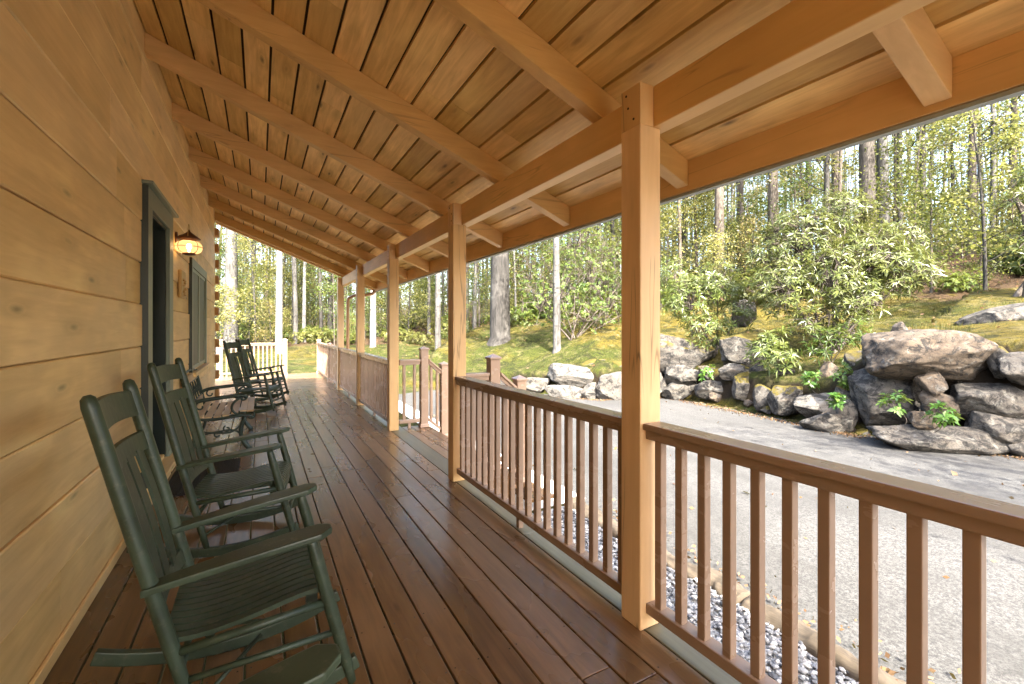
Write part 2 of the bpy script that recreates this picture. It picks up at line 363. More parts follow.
tag(sc_.build('screw_heads',M['blackmetal'],flo),kind='stuff')
fl=MB(); y=8.245
while y<11.0:
    for xa,xb in ((-4,-1.3),(-1.3,.35),(.35,1.25)): fl.box((xa+.001)*S,(xb-.001)*S,(y+.0025)*S,(y+.102)*S,-.03,random.uniform(-.0012,0),b=.004)
    y+=.105
tag(fl.build('side_porch_floor',M['deckx']),kind='structure')
fl=MB()
for a,b in ((-2,1.9),(1.9,5.2),(5.2,8.24)): fl.box(1.119*S,1.25*S,(a+.002)*S,(b-.002)*S,-.03,-.001,b=.004)
tag(fl.build('porch_edge_board',M['deckedge']),kind='structure')
fl=MB()
for i in range(3): fl.box((1.253+.09*i)*S,(1.253+.09*i+.086)*S,2.76*S,4.56*S,-.03,-.001,b=.004)
fl.box(1.253*S,1.52*S,2.78*S,2.80*S,-.53,-.032); fl.box(1.253*S,1.52*S,4.52*S,4.54*S,-.53,-.032)
tag(fl.build('landing_floor',M['deck']),kind='structure')
sk=MB(); sk.box(1.225*S,1.243*S,-2*S,11*S,-.24,-.033); sk.box(1.13*S,1.15*S,-2*S,11*S,-.55,-.25); sk.box(-4*S,1.22*S,10.96*S,10.985*S,-.5,-.033)
tag(sk.build('porch_skirt',M['rail']),kind='structure')
st=empty('porch_steps',(1.52*S,3.66*S,0),0,'short flight of brown wooden steps going down from the porch landing to the pavement','steps')
for i,(xa,xb,z) in enumerate(((.0,.22,-.178),(.2,.42,-.356))):
    m=MB(); m.box(xa*S,(xb-.11)*S,-.82*S,.82*S,z-.035,z,b=.004); m.box((xb-.105)*S,xb*S,-.82*S,.82*S,z-.035,z,b=.004); m.build('tread',M['deck'],st)
    m=MB(); m.box(xa*S-.02,xa*S,-.8*S,.8*S,z,z+.14); m.build('riser',M['rail'],st)

# ---- log wall with its openings
OPEN=[(4.95,5.93,-.80,1.03),(4.90+.06,6.12,-.36,.60)]
DO=(3.17,3.73,-.826,.656)      # door opening y0,y1,z0,z1
WO=(4.96,6.10,-.38,.55)           # window opening
def log(mb,y0,y1,z0,z1,fx,rnd=None,cham=.006):
    xb=(WX-.16)*S; x=WX*S+fx
    poly=[(xb,z0),(x-cham,z0),(x,z0+cham*1.1),(x,z1-cham*1.1),(x-cham,z1),(xb,z1)]
    mb.prism(poly,'y',y0,y1,rnd)
wall=empty('log_house',(WX*S,3*S,0),0,'honey stained squared log house with dark green door, twin window and planked porch roof','house')
wall.location=(0,0,0)
mb=MB(); le=MB()
zk=[.566-.2207*k for k in range(-6,8)]
zk=sorted(zk); zk[0]=-1.03
for i in range(len(zk)-1):
    z0,z1=zk[i],zk[i+1]
    if z0<-.99: z0=-1.03
    fx=random.uniform(-.006,.006); rr=random.random()
    ys=[Y0-1]; 
    while ys[-1]<7.5: ys.append(ys[-1]+random.uniform(2.6,4.2))
    ys[-1]=7.52
    if len(ys)>2 and ys[-1]-ys[-2]<.6: ys.pop(-2)
    for a,b in zip(ys[:-1],ys[1:]):
        segs=[(a,b,z0,z1)]
        for (oy0,oy1,oz0,oz1) in (DO,WO):
            ns=[]
            for (p,q,u,w) in segs:
                if q<=oy0 or p>=oy1 or w<=oz0 or u>=oz1: ns.append((p,q,u,w)); continue
                if p<oy0: ns.append((p,oy0,u,w))
                if q>oy1: ns.append((oy1,q,u,w))
                if u<oz0: ns.append((max(p,oy0),min(q,oy1),u,oz0))
                if w>oz1: ns.append((max(p,oy0),min(q,oy1),oz1,w))
            segs=ns
        rr=random.random()
        for (p,q,u,w) in segs: log(mb,p*S+.0015,q*S-.0015,Z(u)+.0022,Z(w)-.0022,fx,rr)
    # end of the crossing log at the corner
    le=MB(); le.box((WX-.10)*S,(WX+.045)*S,7.53*S,7.70*S,Z(z0)+.05*S,Z(z1)-.055*S,b=.02); le.build('log_end',M['logend'],wall)
mb.box((WX-.17)*S,(WX-.158)*S,(Y0-1)*S,DO[0]*S,-.03,Z(1.9)); mb.box((WX-.17)*S,(WX-.158)*S,DO[1]*S,WO[0]*S,-.03,Z(1.9)); mb.box((WX-.17)*S,(WX-.158)*S,WO[1]*S,7.5*S,-.03,Z(1.9))
mb.box((WX-.17)*S,(WX-.158)*S,WO[0]*S,WO[1]*S,-.03,Z(WO[2])); mb.box((WX-.17)*S,(WX-.158)*S,WO[0]*S,WO[1]*S,Z(WO[3]),Z(1.9)); mb.box((WX-.17)*S,(WX-.158)*S,DO[0]*S,DO[1]*S,Z(DO[3]),Z(1.9))
mb.build('wall',M['wall'],wall)
g=MB()
for i in range(len(zk)-1): g.box((WX-4.2)*S,(WX-.105)*S,7.36*S,7.52*S,Z(zk[i])+.002,Z(zk[i+1])-.002,b=.012)
g.build('gable_wall',M['wall'],wall)
m=MB(); m.box(WX*S,WX*S+.018,(Y0-1)*S,3.18*S,0.002,.06,b=.004); m.box(WX*S,WX*S+.018,3.9*S,7.5*S,0.002,.06,b=.004); m.build('base_trim',M['wall'],wall)

# ---- door
dx=WX*S
d=empty('front_door',(dx,(DO[0]+DO[1])/2*S,Z(DO[2]))); d.parent=wall
hw=(DO[1]-DO[0])/2*S; hh=(DO[3]-DO[2])*S
m=MB(); m.box(-.15,.002,-hw-.002,-hw+.02,-.03,hh-.02); m.box(-.15,.002,hw-.02,hw+.002,-.03,hh-.02); m.box(-.15,.002,-hw,hw,hh-.02,hh+.002); m.build('door_jamb',M['darkdoor'],d)
m=MB()
m.box(.003,.036,-hw-.18,-hw+.006,-.03,hh+.0,b=.004); m.box(.003,.036,hw-.006,hw+.18,-.03,hh,b=.004)
m.box(.003,.036,-hw-.18,hw+.18,hh+.002,hh+.145,b=.004); m.box(-.1,.075,-hw-.21,hw+.21,hh+.147,hh+.172,b=.004)
m.build('door_frame',M['trim'],d)
m=MB(); m.box(-.15,.042,-hw-.19,-hw-.181,-.03,hh+.14); m.build('side_casing',M['darkdoor'],d)
p=MB(); p.box(-.135,-.095,-hw+.022,hw-.022,.0,hh-.024)
for (a,b,u,w) in ((-hw+.12,-.03,.2,.85),(.03,hw-.12,.2,.85)): p.box(-.095,-.083,a,b,u,w,b=.005)
do=p.build('door_panel',M['darkdoor'],d)
m=MB(); m.box(-.094,-.086,-hw+.14,hw-.14,1.05,hh-.2); m.build('door_glass',paint('door_glass',(.012,.014,.014),.08,.05,2,spec=.8,bump=0),d)
m=MB(); m.box(-.09,-.075,-hw+.11,hw-.11,.99,1.04,b=.003); m.box(-.09,-.075,-hw+.11,hw-.11,hh-.19,hh-.15,b=.003); m.box(-.09,-.075,-hw+.1,-hw+.14,.99,hh-.15,b=.003); m.box(-.09,-.075,hw-.14,hw-.1,.99,hh-.15,b=.003); m.build('glass_bead',M['darkdoor'],d)
m=MB(); ky=-hw+.075
m.tube([(-.095,ky,.80),(-.045,ky,.80)],.012,10); m.lathe([(.0,-.0),(.02,.002),(.032,.02),(.03,.036),(.015,.045),(.0,.046)],(0,0,0))
mm=Matrix.Translation((-.05,ky,.80))@Matrix.Rotation(PI/2,4,'Y')
m=MB(); m.tube([(-.095,ky,.80),(-.045,ky,.80)],.011,10)
bm=bmesh.new(); bmesh.ops.create_uvsphere(bm,u_segments=16,v_segments=10,radius=.03,matrix=Matrix.Translation((-.035,ky,.80))); m.bm(bm,None,True); m.build('door_knob',M['bronze'],d)
m=MB(); m.tube([(-.095,ky,.98),(-.07,ky,.98)],.028,14); m.build('deadbolt',M['blackmetal'],d)
m=MB(); m.tube([(-.095,ky,.80),(-.088,ky,.80)],.034,14); m.build('knob_plate',M['blackmetal'],d)
m=MB(); m.box(-.15,.10,-hw-.17,hw+.17,-.07,-.032,b=.006); m.box(-.02,.02,-hw-.17,hw+.17,-Z(DO[2])+.004,-.071); m.build('door_sill',M['wall'],d)

# ---- window
w=empty('window',(dx,(WO[0]+WO[1])/2*S,Z(WO[2]))); w.parent=wall
hw=(WO[1]-WO[0])/2*S; hh=(WO[3]-WO[2])*S
m=MB(); m.box(-.15,.03,-hw-.11,-hw+.01,-.02,hh,b=.004); m.box(-.15,.03,hw-.01,hw+.11,-.02,hh,b=.004); m.box(-.15,.03,-hw-.11,hw+.11,hh+.001,hh+.11,b=.004); m.build('window_frame',M['trim'],w)
m=MB(); m.box(-.15,.034,-hw-.118,-hw-.111,-.02,hh+.1); m.build('side_casing',M['darkdoor'],w)
m=MB(); m.box(-.15,.075,-hw-.14,hw+.14,-.075,-.021,b=.005); m.build('window_sill',M['wall'],w)
for sgn in (-1,1):
    a,b=(-hw+.012,-.004) if sgn<0 else (.004,hw-.012)
    m=MB(); t=.045
    m.box(-.03,.018,a,a+t,0,hh-.003,b=.003); m.box(-.03,.018,b-t,b,0,hh-.003,b=.003); m.box(-.03,.018,a+t,b-t,0,t,b=.003); m.box(-.03,.018,a+t,b-t,hh-t-.003,hh-.003,b=.003)
    f=m.build('sash',M['sash'],w)
    m=MB(); m.box(.002,.008,a+t,b-t,t,hh-t-.003); m.build('screen',M['screen'],w)

# ---- porch roof
rf=empty('porch_roof',(0,0,0)); rf.parent=wall
m=MB(); cg=[WX+.002]+[-.4457+.1235*k for k in range(17)]+[1.655]
for a,b in zip(cg[:-1],cg[1:]):
    a+=.0058; b-=.0058; y=Y0-random.random()
    while y<YE:
        e=min(YE,y+random.uniform(2.0,4.2)); e=YE if YE-e<.6 else e
        vs=[]
        for x in (a,b):
            for yy in (y*S+.001,e*S-.001):
                for dz in (0,.022): vs.append((x*S,yy,Z(rtop(x))+dz))
        m.add(vs,[(0,2,3,1),(4,5,7,6),(0,1,5,4),(2,6,7,3),(0,4,6,2),(1,3,7,5)]); y=e
m.build('ceiling_boards',M['ceil'],rf)
m=MB()
vs=[(x*S,y*S,Z(rtop(x))+dz) for x in (WX-.0,1.72) for y in (Y0,YE+.02) for dz in (.026,.06)]
m.add(vs,[(0,2,3,1),(4,5,7,6),(0,1,5,4),(2,6,7,3),(0,4,6,2),(1,3,7,5)]); m.build('roofing',M['shingle'],rf)
def rafter(yc,th=.062,x1=1.642):
    m=MB(); xs=(WX,x1)
    poly=[(xs[0]*S,Z(rbot(xs[0]))),(xs[1]*S,Z(rbot(xs[1]))),(xs[1]*S,Z(rtop(xs[1]))-.001),(xs[0]*S,Z(rtop(xs[0]))-.001)]
    m.prism(poly,'y',(yc-th/2)*S,(yc+th/2)*S); return m.build('rafter',M['rafterwood'],rf,bevel=.006)
for k in range(-1,9): rafter(.53+.87*k)
rafter(YE-.035,.07)
m=MB()
m.prism([(1.644*S,Z(.603)),(1.668*S,Z(.603)),(1.668*S,Z(rtop(1.668))-.002),(1.644*S,Z(rtop(1.644))-.002)],'y',Y0*S,YE*S)
m.build('fascia_board',M['beamwood'],rf)
m=MB(); m.box(1.67*S,1.682*S,Y0*S,(YE+.02)*S,Z(.588),Z(.70)); m.box(1.652*S,1.669*S,Y0*S,(YE+.02)*S,Z(.588),Z(.600)); m.build('drip_edge',M['drip'],rf)
m=MB(); ys=[Y0]+[p+PW/2 for p in POSTY]+[YE+.02]
for a,b in zip(ys[:-1],ys[1:]): m.box(1.157*S,1.222*S,a*S+.001,b*S-.001,Z(.675),Z(.813),b=.005)
m.build('header_beam',M['beamwood'],rf)
# ---- posts
pl=['square stained porch post nearest the camera, full height beside the near railing','second porch post from the camera, on the near side of the step opening','third porch post from the camera, on the far side of the step opening','fourth porch post from the camera, between two far railing bays','fifth and farthest porch post, at the corner under the roof end']
for y,lab in zip(POSTY,pl):
    p=empty('porch_post',(1.141*S,(y+PW/2)*S,0),0,lab,'post','posts carrying the porch roof')
    h=PW/2*S; m=MB(); m.box(-h,h,-h,h,.002,Z(.674),b=.006)
    m.box(-h,(1.1555-1.141)*S,-h,h,Z(.674),Z(.812),b=.004); m.build('shaft',M['postwood'],p)
    for zz in (.70,.745,.79):
        m=MB(); yy=random.uniform(-.03,.03); m.tube([(-h-.002,yy,Z(zz)),(-h+.01,yy,Z(zz))],.006,8); m.build('bolt_plug',M['shingle'],p)

# ---- railings
RX=1.142
def railing(p0,p1,label,nb=None,ztop=-.314,solid=False,cat='railing',slope=0.0,ends=(0,0),pitch=.082):
    """p0,p1 in layout units; parts run along the local y axis"""
    a=Vector((p0[0],p0[1]))*S; b=Vector((p1[0],p1[1]))*S; L=(b-a).length; ang=math.atan2(b.y-a.y,b.x-a.x)-PI/2
    r=empty('porch_railing',(a.x,a.y,0),ang,label,cat,'porch railings')
    zt=Z(ztop)
    def sh(mb,x0,x1,z0,z1,y0=0.0,y1=L,bv=.006):
        bm=bmesh.new(); bmesh.ops.create_cube(bm,size=1)
        for v in bm.verts:
            yy=(y0+y1)/2+v.co.y*(y1-y0); v.co=Vector(((x0+x1)/2+v.co.x*(x1-x0),yy,(z0+z1)/2+v.co.z*(z1-z0)+slope*yy))
        if bv: bmesh.ops.bevel(bm,geom=bm.edges[:],offset=bv,segments=2,affect='EDGES',profile=.6)
        mb.bm(bm)
    m=MB(); sh(m,-.054,.054,zt-.032,zt); sh(m,-.036,.036,zt-.075,zt-.030); m.build('top_rail',M['rail'],r)
    m=MB(); sh(m,-.034,.034,Z(-.945),Z(-.910)); m.build('bottom_rail',M['rail'],r)
    n=nb or max(2,round(L/(pitch*S)))
    for i in range(n):
        y=L*(i+.5)/n; m=MB(); sh(m,-.0185,.0185,Z(-.912),zt-.073,y-.0185,y+.0185,.004); m.build('baluster',M['rail'],r)
    if not slope:
        for t in ((.5,) if L<3 else (.33,.66)):
            m=MB(); m.box(-.018,.018,L*t-.018,L*t+.018,.001,Z(-.946)); m.build('support_block',M['rail'],r)
    return r
railing((RX,-.55),(RX,1.103),'brown railing nearest the camera, running out of the frame at the right')
railing((RX,1.197),(RX,2.761),'brown railing between the nearest and second posts, in front of the stone wall')
railing((RX,4.42+PW+.001),(RX,6.077),'brown railing between the third and fourth posts, past the step opening')
railing((RX,6.079+PW),(RX,7.735),'brown railing between the fourth and fifth posts')
railing((RX,7.737+PW),(RX,9.0),'short brown railing just beyond the farthest roof post')
railing((RX,9.09),(RX,10.86),'brown railing at the far open end of the porch, between two small newels')
railing((-1.6,10.9),(.42,10.9),'pale sunlit railing across the far end of the porch behind the paired rockers',)
railing((1.20,2.90),(1.41,2.90),'short level railing on the near side of the step landing',nb=2)
railing((1.20,4.47),(1.41,4.47),'short level railing on the far side of the step landing',nb=2)
railing((1.50,2.90),(1.63,2.90),'sloping hand rail stub on the near side of the steps',nb=1,slope=-.85)
railing((1.50,4.47),(1.63,4.47),'sloping hand rail stub on the far side of the steps',nb=2,slope=-.85)
def newel(x,y,top,bot,label,w=.075):
    p=empty('newel_post',(x*S,y*S,bot),0,label,'newel post','railing newel posts'); h=w/2*S; H_=Z(top)-bot
    m=MB(); m.box(-h,h,-h,h,.001,H_-.055,b=.004); m.build('shaft',M['rail'],p)
    m=MB(); m.box(-h-.012,h+.012,-h-.012,h+.012,H_-.055,H_-.035,b=.004); m.add([(-h-.01,-h-.01,H_-.035),(h+.01,-h-.01,H_-.035),(h+.01,h+.01,H_-.035),(-h-.01,h+.01,H_-.035),(0,0,H_)],[(0,1,4),(1,2,4),(2,3,4),(3,0,4),(3,2,1,0)]); m.build('cap',M['rail'],p)
    m=MB(); m.box(-h-.012,h+.012,-h-.012,h+.012,.0005,.05,b=.006); m.build('base_collar',M['railpale'],p)
newel(1.455,2.90,-.182,0,'taller newel on the landing edge, near side of the steps')
newel(1.455,4.47,-.182,0,'taller newel on the landing edge, far side of the steps')
newel(1.67,2.90,-.345,-.176,'lower newel on the first step, near side of the steps')
newel(1.67,4.47,-.345,-.176,'lower newel on the first step, far side of the steps')
newel(RX,9.045,-.27,0,'small newel in the far railing just past the roof end',.07)
newel(RX,10.9,-.24,0,'corner newel at the far right end of the porch',.08)
newel(.47,10.9,-.22,0,'pale newel ending the far railing at the gap onto the lawn',.09)
newel(-.70,10.94,-.22,0,'newel in the far railing beside the log corner',.085)

# ---- rocking chairs (local: facing +x, floor at z=0, metres)
def bez(pts,n=12):
    out=[]; P=[Vector(p) for p in pts]; m=len(P)-1
    for i in range(n+1):
        t=i/n; out.append(sum((P[k]*math.comb(m,k)*(1-t)**(m-k)*t**k for k in range(m+1)),Vector((0,0,0))))
    return out
def make_rocker(label):
    r=empty('rocking_chair',(0,0,0),0,label,'rocking chair','green rocking chairs'); W=.245; G=M['green']
    xb=lambda z:-.235-(z-.06)*.248
    for s in (-1,1):
        y=s*W
        m=MB(); zs=[.055,.16,.30,.34,.38,.55,.9,1.10,1.16,1.185,1.195]; rs=[.016,.019,.021,.023,.023,.0235,.0235,.023,.023,.019,.009]
        m.tube([(xb(z),y,z) for z in zs],rs,14); m.build('back_post',G,r)
        m=MB(); zs=[.045,.12,.25,.34,.42,.55,.60,.632]; rs=[.015,.020,.0225,.0235,.0235,.0225,.020,.017]
        m.tube([(.265-.25*z,s*(W+.012),z) for z in zs],rs,14); m.build('front_post',G,r)
        m=MB(); pts=[]
        ins=[];out_=[]
        for t in np.linspace(0,1,15):
            x=-.385+.565*t; wd=.030+.024*math.sin(min(1,t*1.15)*PI/2)+.0
            if t>.93: wd*=math.sqrt(max(0.05,1-((t-.93)/.075)**2))
            yo=y+s*.012*t; z=.563+.085*t+.004*math.sin(t*PI)
            ins.append((x,yo-wd,z)); out_.append((x,yo+wd,z))
        vs=[];n=len(ins)
        for (a,b) in zip(ins,out_): vs += [(a[0],a[1],a[2]-.012),(b[0],b[1],b[2]-.012),(b[0],b[1],b[2]+.012),(a[0],a[1],a[2]+.012)]
        fs=[(0,1,2,3),(4*n-1,4*n-2,4*n-3,4*n-4)]+[(4*i+k,4*i+4+k,4*i+4+(k+1)%4,4*i+(k+1)%4) for i in range(n-1) for k in range(4)]
        m.add(vs,fs); m.build('armrest',G,r,bevel=.006)
        m=MB(); pts=[]
        for t in np.linspace(0,1,19):
            x=-.62+.895*t; pts.append((x,y,.028+.155*((x+.16)**2)/.30*.9))
        m.ribbon(pts,(0,1,0),.032,.052); m.build('rocker',G,r,bevel=.006)
        m=MB(); m.tube([(xb(.235),y,.235),(.205,s*(W+.012),.255)],.0115,10); m.build('side_stretcher',G,r)
        m=MB(); m.tube([(xb(.34),y,.335),(.16,s*(W+.01),.375)],.015,10); m.build('seat_rail',G,r)
        m=MB(); m.tube([(xb(.17),y,.16),(.02,0,.185),(.225,-s*(W),.16)] if False else [(xb(.13),y,.13),(xb(.13)+.2,y*.2,.2)],.008,8); m.build('brace',G,r)
    for z,x in ((.20,.215),(.33,.18)):
        m=MB(); m.tube([(x,-W,z),(x,W,z)],.013,10); m.build('front_stretcher',G,r)
    m=MB(); m.tube([(xb(.26),-W,.26),(xb(.26),W,.26)],.012,10); m.build('rear_stretcher',G,r)
    # contoured slatted seat, slats run front to back
    m=MB(); prof=bez([(-.335,0,.375),(-.20,0,.335),(.0,0,.385),(.12,0,.44),(.178,0,.43),(.185,0,.36)],16)
    ns=11; ww=2*(W-.012)/ns
    for i in range(ns):
        y=-W+.012+ww*(i+.5); m.ribbon([(p.x,y,p.z) for p in prof],(0,1,0),ww-.011,.016)
    m.build('slatted_seat',G,r)
    for yy in (-.15,.15):
        m=MB(); m.box(.10,.14,yy-.02,yy+.02,.30,.40); m.build('seat_cleat',G,r)
    # back
    def rail(z,hgt,bow,name,up=0.0):
        m=MB(); n=13; fr=[]
        for i in range(n):
            y=-W+.01+(2*W-.02)*i/(n-1); k=1-(y/W)**2
            zz=z+up*k; x=xb(z)-bow*k
            fr += [(x-.009+.25*hgt/2,y,zz-hgt/2),(x+.009+.25*hgt/2,y,zz-hgt/2),(x+.009-.25*hgt/2,y,zz+hgt/2),(x-.009-.25*hgt/2,y,zz+hgt/2)]
        fs=[(0,1,2,3),(4*n-1,4*n-2,4*n-3,4*n-4)]+[(4*i+k,4*i+4+k,4*i+4+(k+1)%4,4*i+(k+1)%4) for i in range(n-1) for k in range(4)]
        m.add(fr and fr,fs); m.build(name,G,r,bevel=.004)
    rail(1.10,.10,.03,'crest_rail',.012); rail(.955,.072,.03,'upper_back_rail'); rail(.46,.06,.03,'lower_back_rail',-.005)
    for i in range(4):
        y=-.153+.102*i; k=1-(y/W)**2
        m=MB(); m.ribbon([(xb(z)-.028*k+.008*math.sin((z-.46)/.5*PI),y,z) for z in np.linspace(.47,.935,7)],(0,1,0),.079,.011); m.build('back_slat',G,r)
    return r
R0=make_rocker('second green rocking chair from the camera, its whole slatted seat in view beside the wall')
def put(o,x,y,rz): o.location=(x*S,y*S,0); o.rotation_euler=(0,0,math.radians(rz))
bpy.context.view_layer.update()
put(R0,.04,1.487,0)
for x,y,rz,lab in ((.0,.605,4,'green rocking chair closest to the camera, mostly cut off by the bottom edge'),
                 (-.013,2.534,-8,'third green rocking chair, standing over the black doormat in front of the door'),
                 (.045,6.22,-22,'nearer of the two green rockers side by side just past the bench'),
                 (.125,7.25,-22,'farthest green rocking chair, beside the log corner of the house')):
    c=copy_tree(R0); c['label']=lab; put(c,x,y,rz)

# ---- bench with cast iron ends
b=empty('garden_bench',(-.28*S,4.75*S,0),0,'small garden bench with scrolled iron ends and pale wooden slats under the window','bench')
Lh=.415*S; I=M['iron']
def spiral(cx,cz,r0,a0,turns,y,sgn=1,n=20):
    return [(cx+r0*(1-.75*t)*math.cos(a0+sgn*turns*2*PI*t),y,cz+r0*(1-.75*t)*math.sin(a0+sgn*turns*2*PI*t)) for t in np.linspace(0,1,n)]
for s in (-1,1):
    y=s*Lh; m=MB()
    m.tube(bez([(-.30,y,.0),(-.20,y,.15),(-.22,y,.33),(-.24,y,.40),(-.30,y,.65),(-.345,y,.86)],16),.017,8)       # rear leg and back upright
    m.tube(bez([(.30,y,.0),(.20,y,.10),(.16,y,.24),(.25,y,.38)],12),[.028]*4+[.021]*9,8)                              # front leg
    m.tube(bez([(-.25,y,.40),(-.05,y,.34),(.12,y,.40),(.28,y,.43),(.33,y,.36)],14),.017,8)                           # seat rail
    m.tube(spiral(.30,.385,.042,.9,.9,y,-1),.011,6)
    m.tube(bez([(-.275,y,.56),(-.2,y,.62),(.0,y,.60),(.12,y,.62),(.22,y,.66),(.26,y,.60)],14),.022,8)                # arm
    m.tube(spiral(.225,.605,.04,.6,1.1,y,-1),.011,6); m.tube(spiral(-.18,.53,.055,1.6,.8,y),.009,6)
    m.tube(bez([(.20,y,.60),(.10,y,.55),(.08,y,.47),(.17,y,.41)],10),.013,8)
    m.tube(bez([(-.22,y,.30),(-.1,y,.14),(.08,y,.32),(.19,y,.20)],12),.011,6); m.tube(bez([(-.21,y,.16),(-.08,y,.32),(.06,y,.12),(.19,y,.28)],12),.011,6)
    m.tube(spiral(-.02,.20,.05,0,1.0,y),.009,6); m.tube(spiral(.07,.26,.04,2,1.0,y),.009,6)
    m.build('iron_end',I,b)
for i,(x,z) in enumerate(((-.20,.405),(-.115,.388),(-.03,.386),(.055,.400),(.14,.417),(.225,.437),(.295,.43))):
    m=MB(); m.box(x-.034,x+.034,-Lh+.005,Lh-.005,z,z+.02,b=.004); m.build('seat_slat',M['slat'],b)
m=MB(); m.box(-.352,-.325,-Lh+.01,Lh-.01,.755,.845,b=.006); m.build('back_rail',M['slat'],b)
m=MB(); m.box(-.285,-.262,-Lh+.01,Lh-.01,.455,.53,b=.006); m.build('back_rail',M['slat'],b)
m=MB()
for i in range(6):
    y=-Lh+.1+(2*Lh-.2)*i/5
    for s in (-1,1): m.tube([(-.28,y,.53),(-.305,y+s*.06,.64),(-.33,y,.755)],.007,6)
    m.tube(spiral(-.305,.64,.028,0,1.2,y),.006,5)
m.tube([(-.282,-Lh,.535),(-.282,Lh,.535)],.009,6); m.tube([(-.328,-Lh,.75),(-.328,Lh,.75)],.009,6); m.tube(bez([(-.345,-Lh,.85),(-.36,-Lh*.5,.90),(-.36,Lh*.5,.90),(-.345,Lh,.85)],14),.013,8)
m.build('iron_back_panel',I,b)

# ---- doormat
m=MB(); m.box(-.27,.27,-.5,.5,.0005,.012)
for i in range(22):
    x=-.255+.51*i/21; m.box(x-.006,x+.006,-.485,.485,.012,.019)
o=m.build('doormat',M['mat']); o.location=(-.32*S,3.68*S,.001); tag(o,'black ribbed rubber doormat lying in front of the front door','doormat')

# ---- lantern
lx=-.46; ln=empty('wall_lantern',(lx*S,4.12*S,Z(.6)),0,'lit onion shaped bronze wall lantern with a pointed cap beside the door','lantern')
wx=(WX-lx)*S
m=MB(); m.tube([(wx,-.0,.09),(wx+.022,-.0,.09)],.06,20); m.build('wall_plate',M['bronze'],ln)
m=MB(); m.tube(bez([(wx+.02,0,.09),(wx+.05,0,.13),(-.02,0,.13),(0,0,.115)],10),.009,8); m.build('bracket_arm',M['bronze'],ln)
gp=[(.045+.073*math.cos(t)**.8,.064*math.sin(t)) for t in np.linspace(-1.5,1.5,17)]
m=MB(); m.lathe(gp,n=32); gb=m.build('glass_globe',M['amber'],ln)
gb.data.attributes  # closed thin globe
m=MB(); m.lathe([(.0,.185),(.006,.18),(.012,.165),(.02,.155),(.10,.092),(.104,.086),(.068,.084),(.062,.062),(.0,.062)],n=28); m.build('cap',M['bronze'],ln)
m=MB(); m.lathe([(.0,-.085),(.03,-.083),(.058,-.078),(.06,-.062),(.0,-.060)],n=24); m.build('base_cup',M['bronze'],ln)
m=MB(); m.tube([(.121*math.cos(a),.121*math.sin(a),0) for a in np.linspace(0,2*PI,33)],.0035,6)
for k in range(4):
    a=PI/4+k*PI/2; m.tube([((r+.003)*math.cos(a),(r+.003)*math.sin(a),z) for r,z in gp],.003,6)
m.build('wire_cage',M['bronze'],ln)
m=MB(); m.tube([(0,.085*math.cos(a),.085+.155*math.sin(a)) for a in np.linspace(0,PI,17)],.0035,6); m.build('bail_handle',M['plaque'],ln)
m=MB(); m.lathe([(.0,-.05),(.010,-.045),(.012,-.02),(.024,.0),(.024,.02),(.012,.034),(0,.038)],n=14); m.build('bulb',M['bulb'],ln)
# ---- plaque
pq=empty('wall_plaque',(dx,4.36*S,Z(.34)),0,'small carved wooden plaque on the log wall below the lantern','plaque')
m=MB(); m.box(.001,.035,-.15,.15,-.15,.15,b=.012); m.build('board',M['plaque'],pq)
for i in range(9):
    m=MB(); a=random.uniform(0,6.28); cy,cz=random.uniform(-.09,.09),random.uniform(-.1,.1)
    m.tube(bez([(.036,cy-.03,cz),(.05,cy,cz+.03*math.sin(a)),(.036,cy+.03,cz+.02*math.cos(a))],6),[.004,.009,.011,.012,.01,.008,.004],6); m.build('carving',M['plaque'],pq)
# ---- downspout
m=MB(); P=[(1.63,7.52,.60),(1.60,7.55,.555),(1.50,7.60,.535),(1.34,7.72,.525),(1.275,7.80,.49),(1.262,7.82,.43),(1.262,7.82,-.2),(1.262,7.82,-1.25)]
m.tube([H(*p) for p in P],.034,10); o=m.build('downspout',M['downspout']); tag(o,'tan downspout bending from the eave down past the farthest post','downspout')

for o in bpy.data.objects:
    if o.parent is None and 'category' in o and 'kind' not in o: o['kind']='thing'
random.seed(11); np.random.seed(11)
G0=-1.38
POLY=[(8.6,-16),(7.7,-1),(7.15,1.6),(6.75,2.95),(6.8,3.5),(6.95,4.9),(7.15,6.4),(6.5,6.8),(5.8,6.75),(5.2,7.8),(4.8,9.3),(3.9,10.0),(2.6,10.3),(2.2,11.3),(1.6,11.9),(-3,12.2),(-30,12.5),(-30,-16)]
WH  =[1.36,1.36,1.36,1.20,.62,.56,.60,.56,.52,.42,.30,.10,.02,.02,.02,.02,.02,.5]
SLP =[.14,.14,.14,.14,.20,.24,.30,.36,.40,.44,.42,.32,.2,.14,.11,.08,.05,.14]
def sdf(X,Y):
    """outside distance to the yard polygon, and the bank height there"""
    X=np.asarray(X,float);Y=np.asarray(Y,float)
    best=np.full(X.shape,1e9); hh=np.zeros(X.shape); ss=np.zeros(X.shape); inside=np.zeros(X.shape,bool)
    n=len(POLY)
    for i in range(n):
        (ax,ay),(bx,by)=POLY[i],POLY[(i+1)%n]; dx,dy=bx-ax,by-ay
        t=np.clip(((X-ax)*dx+(Y-ay)*dy)/(dx*dx+dy*dy),0,1)
        d=np.hypot(X-ax-t*dx,Y-ay-t*dy); h=WH[i]+(WH[(i+1)%n]-WH[i])*t
        m=d<best; best=np.where(m,d,best); hh=np.where(m,h,hh); ss=np.where(m,SLP[i]+(SLP[(i+1)%n]-SLP[i])*t,ss)
        c=((ay>Y)!=(by>Y))&(X<(bx-ax)*(Y-ay)/((by-ay) if by!=ay else 1e-9)+ax); inside^=c
    global _slope; _slope=ss
    return np.where(inside,0,best),hh
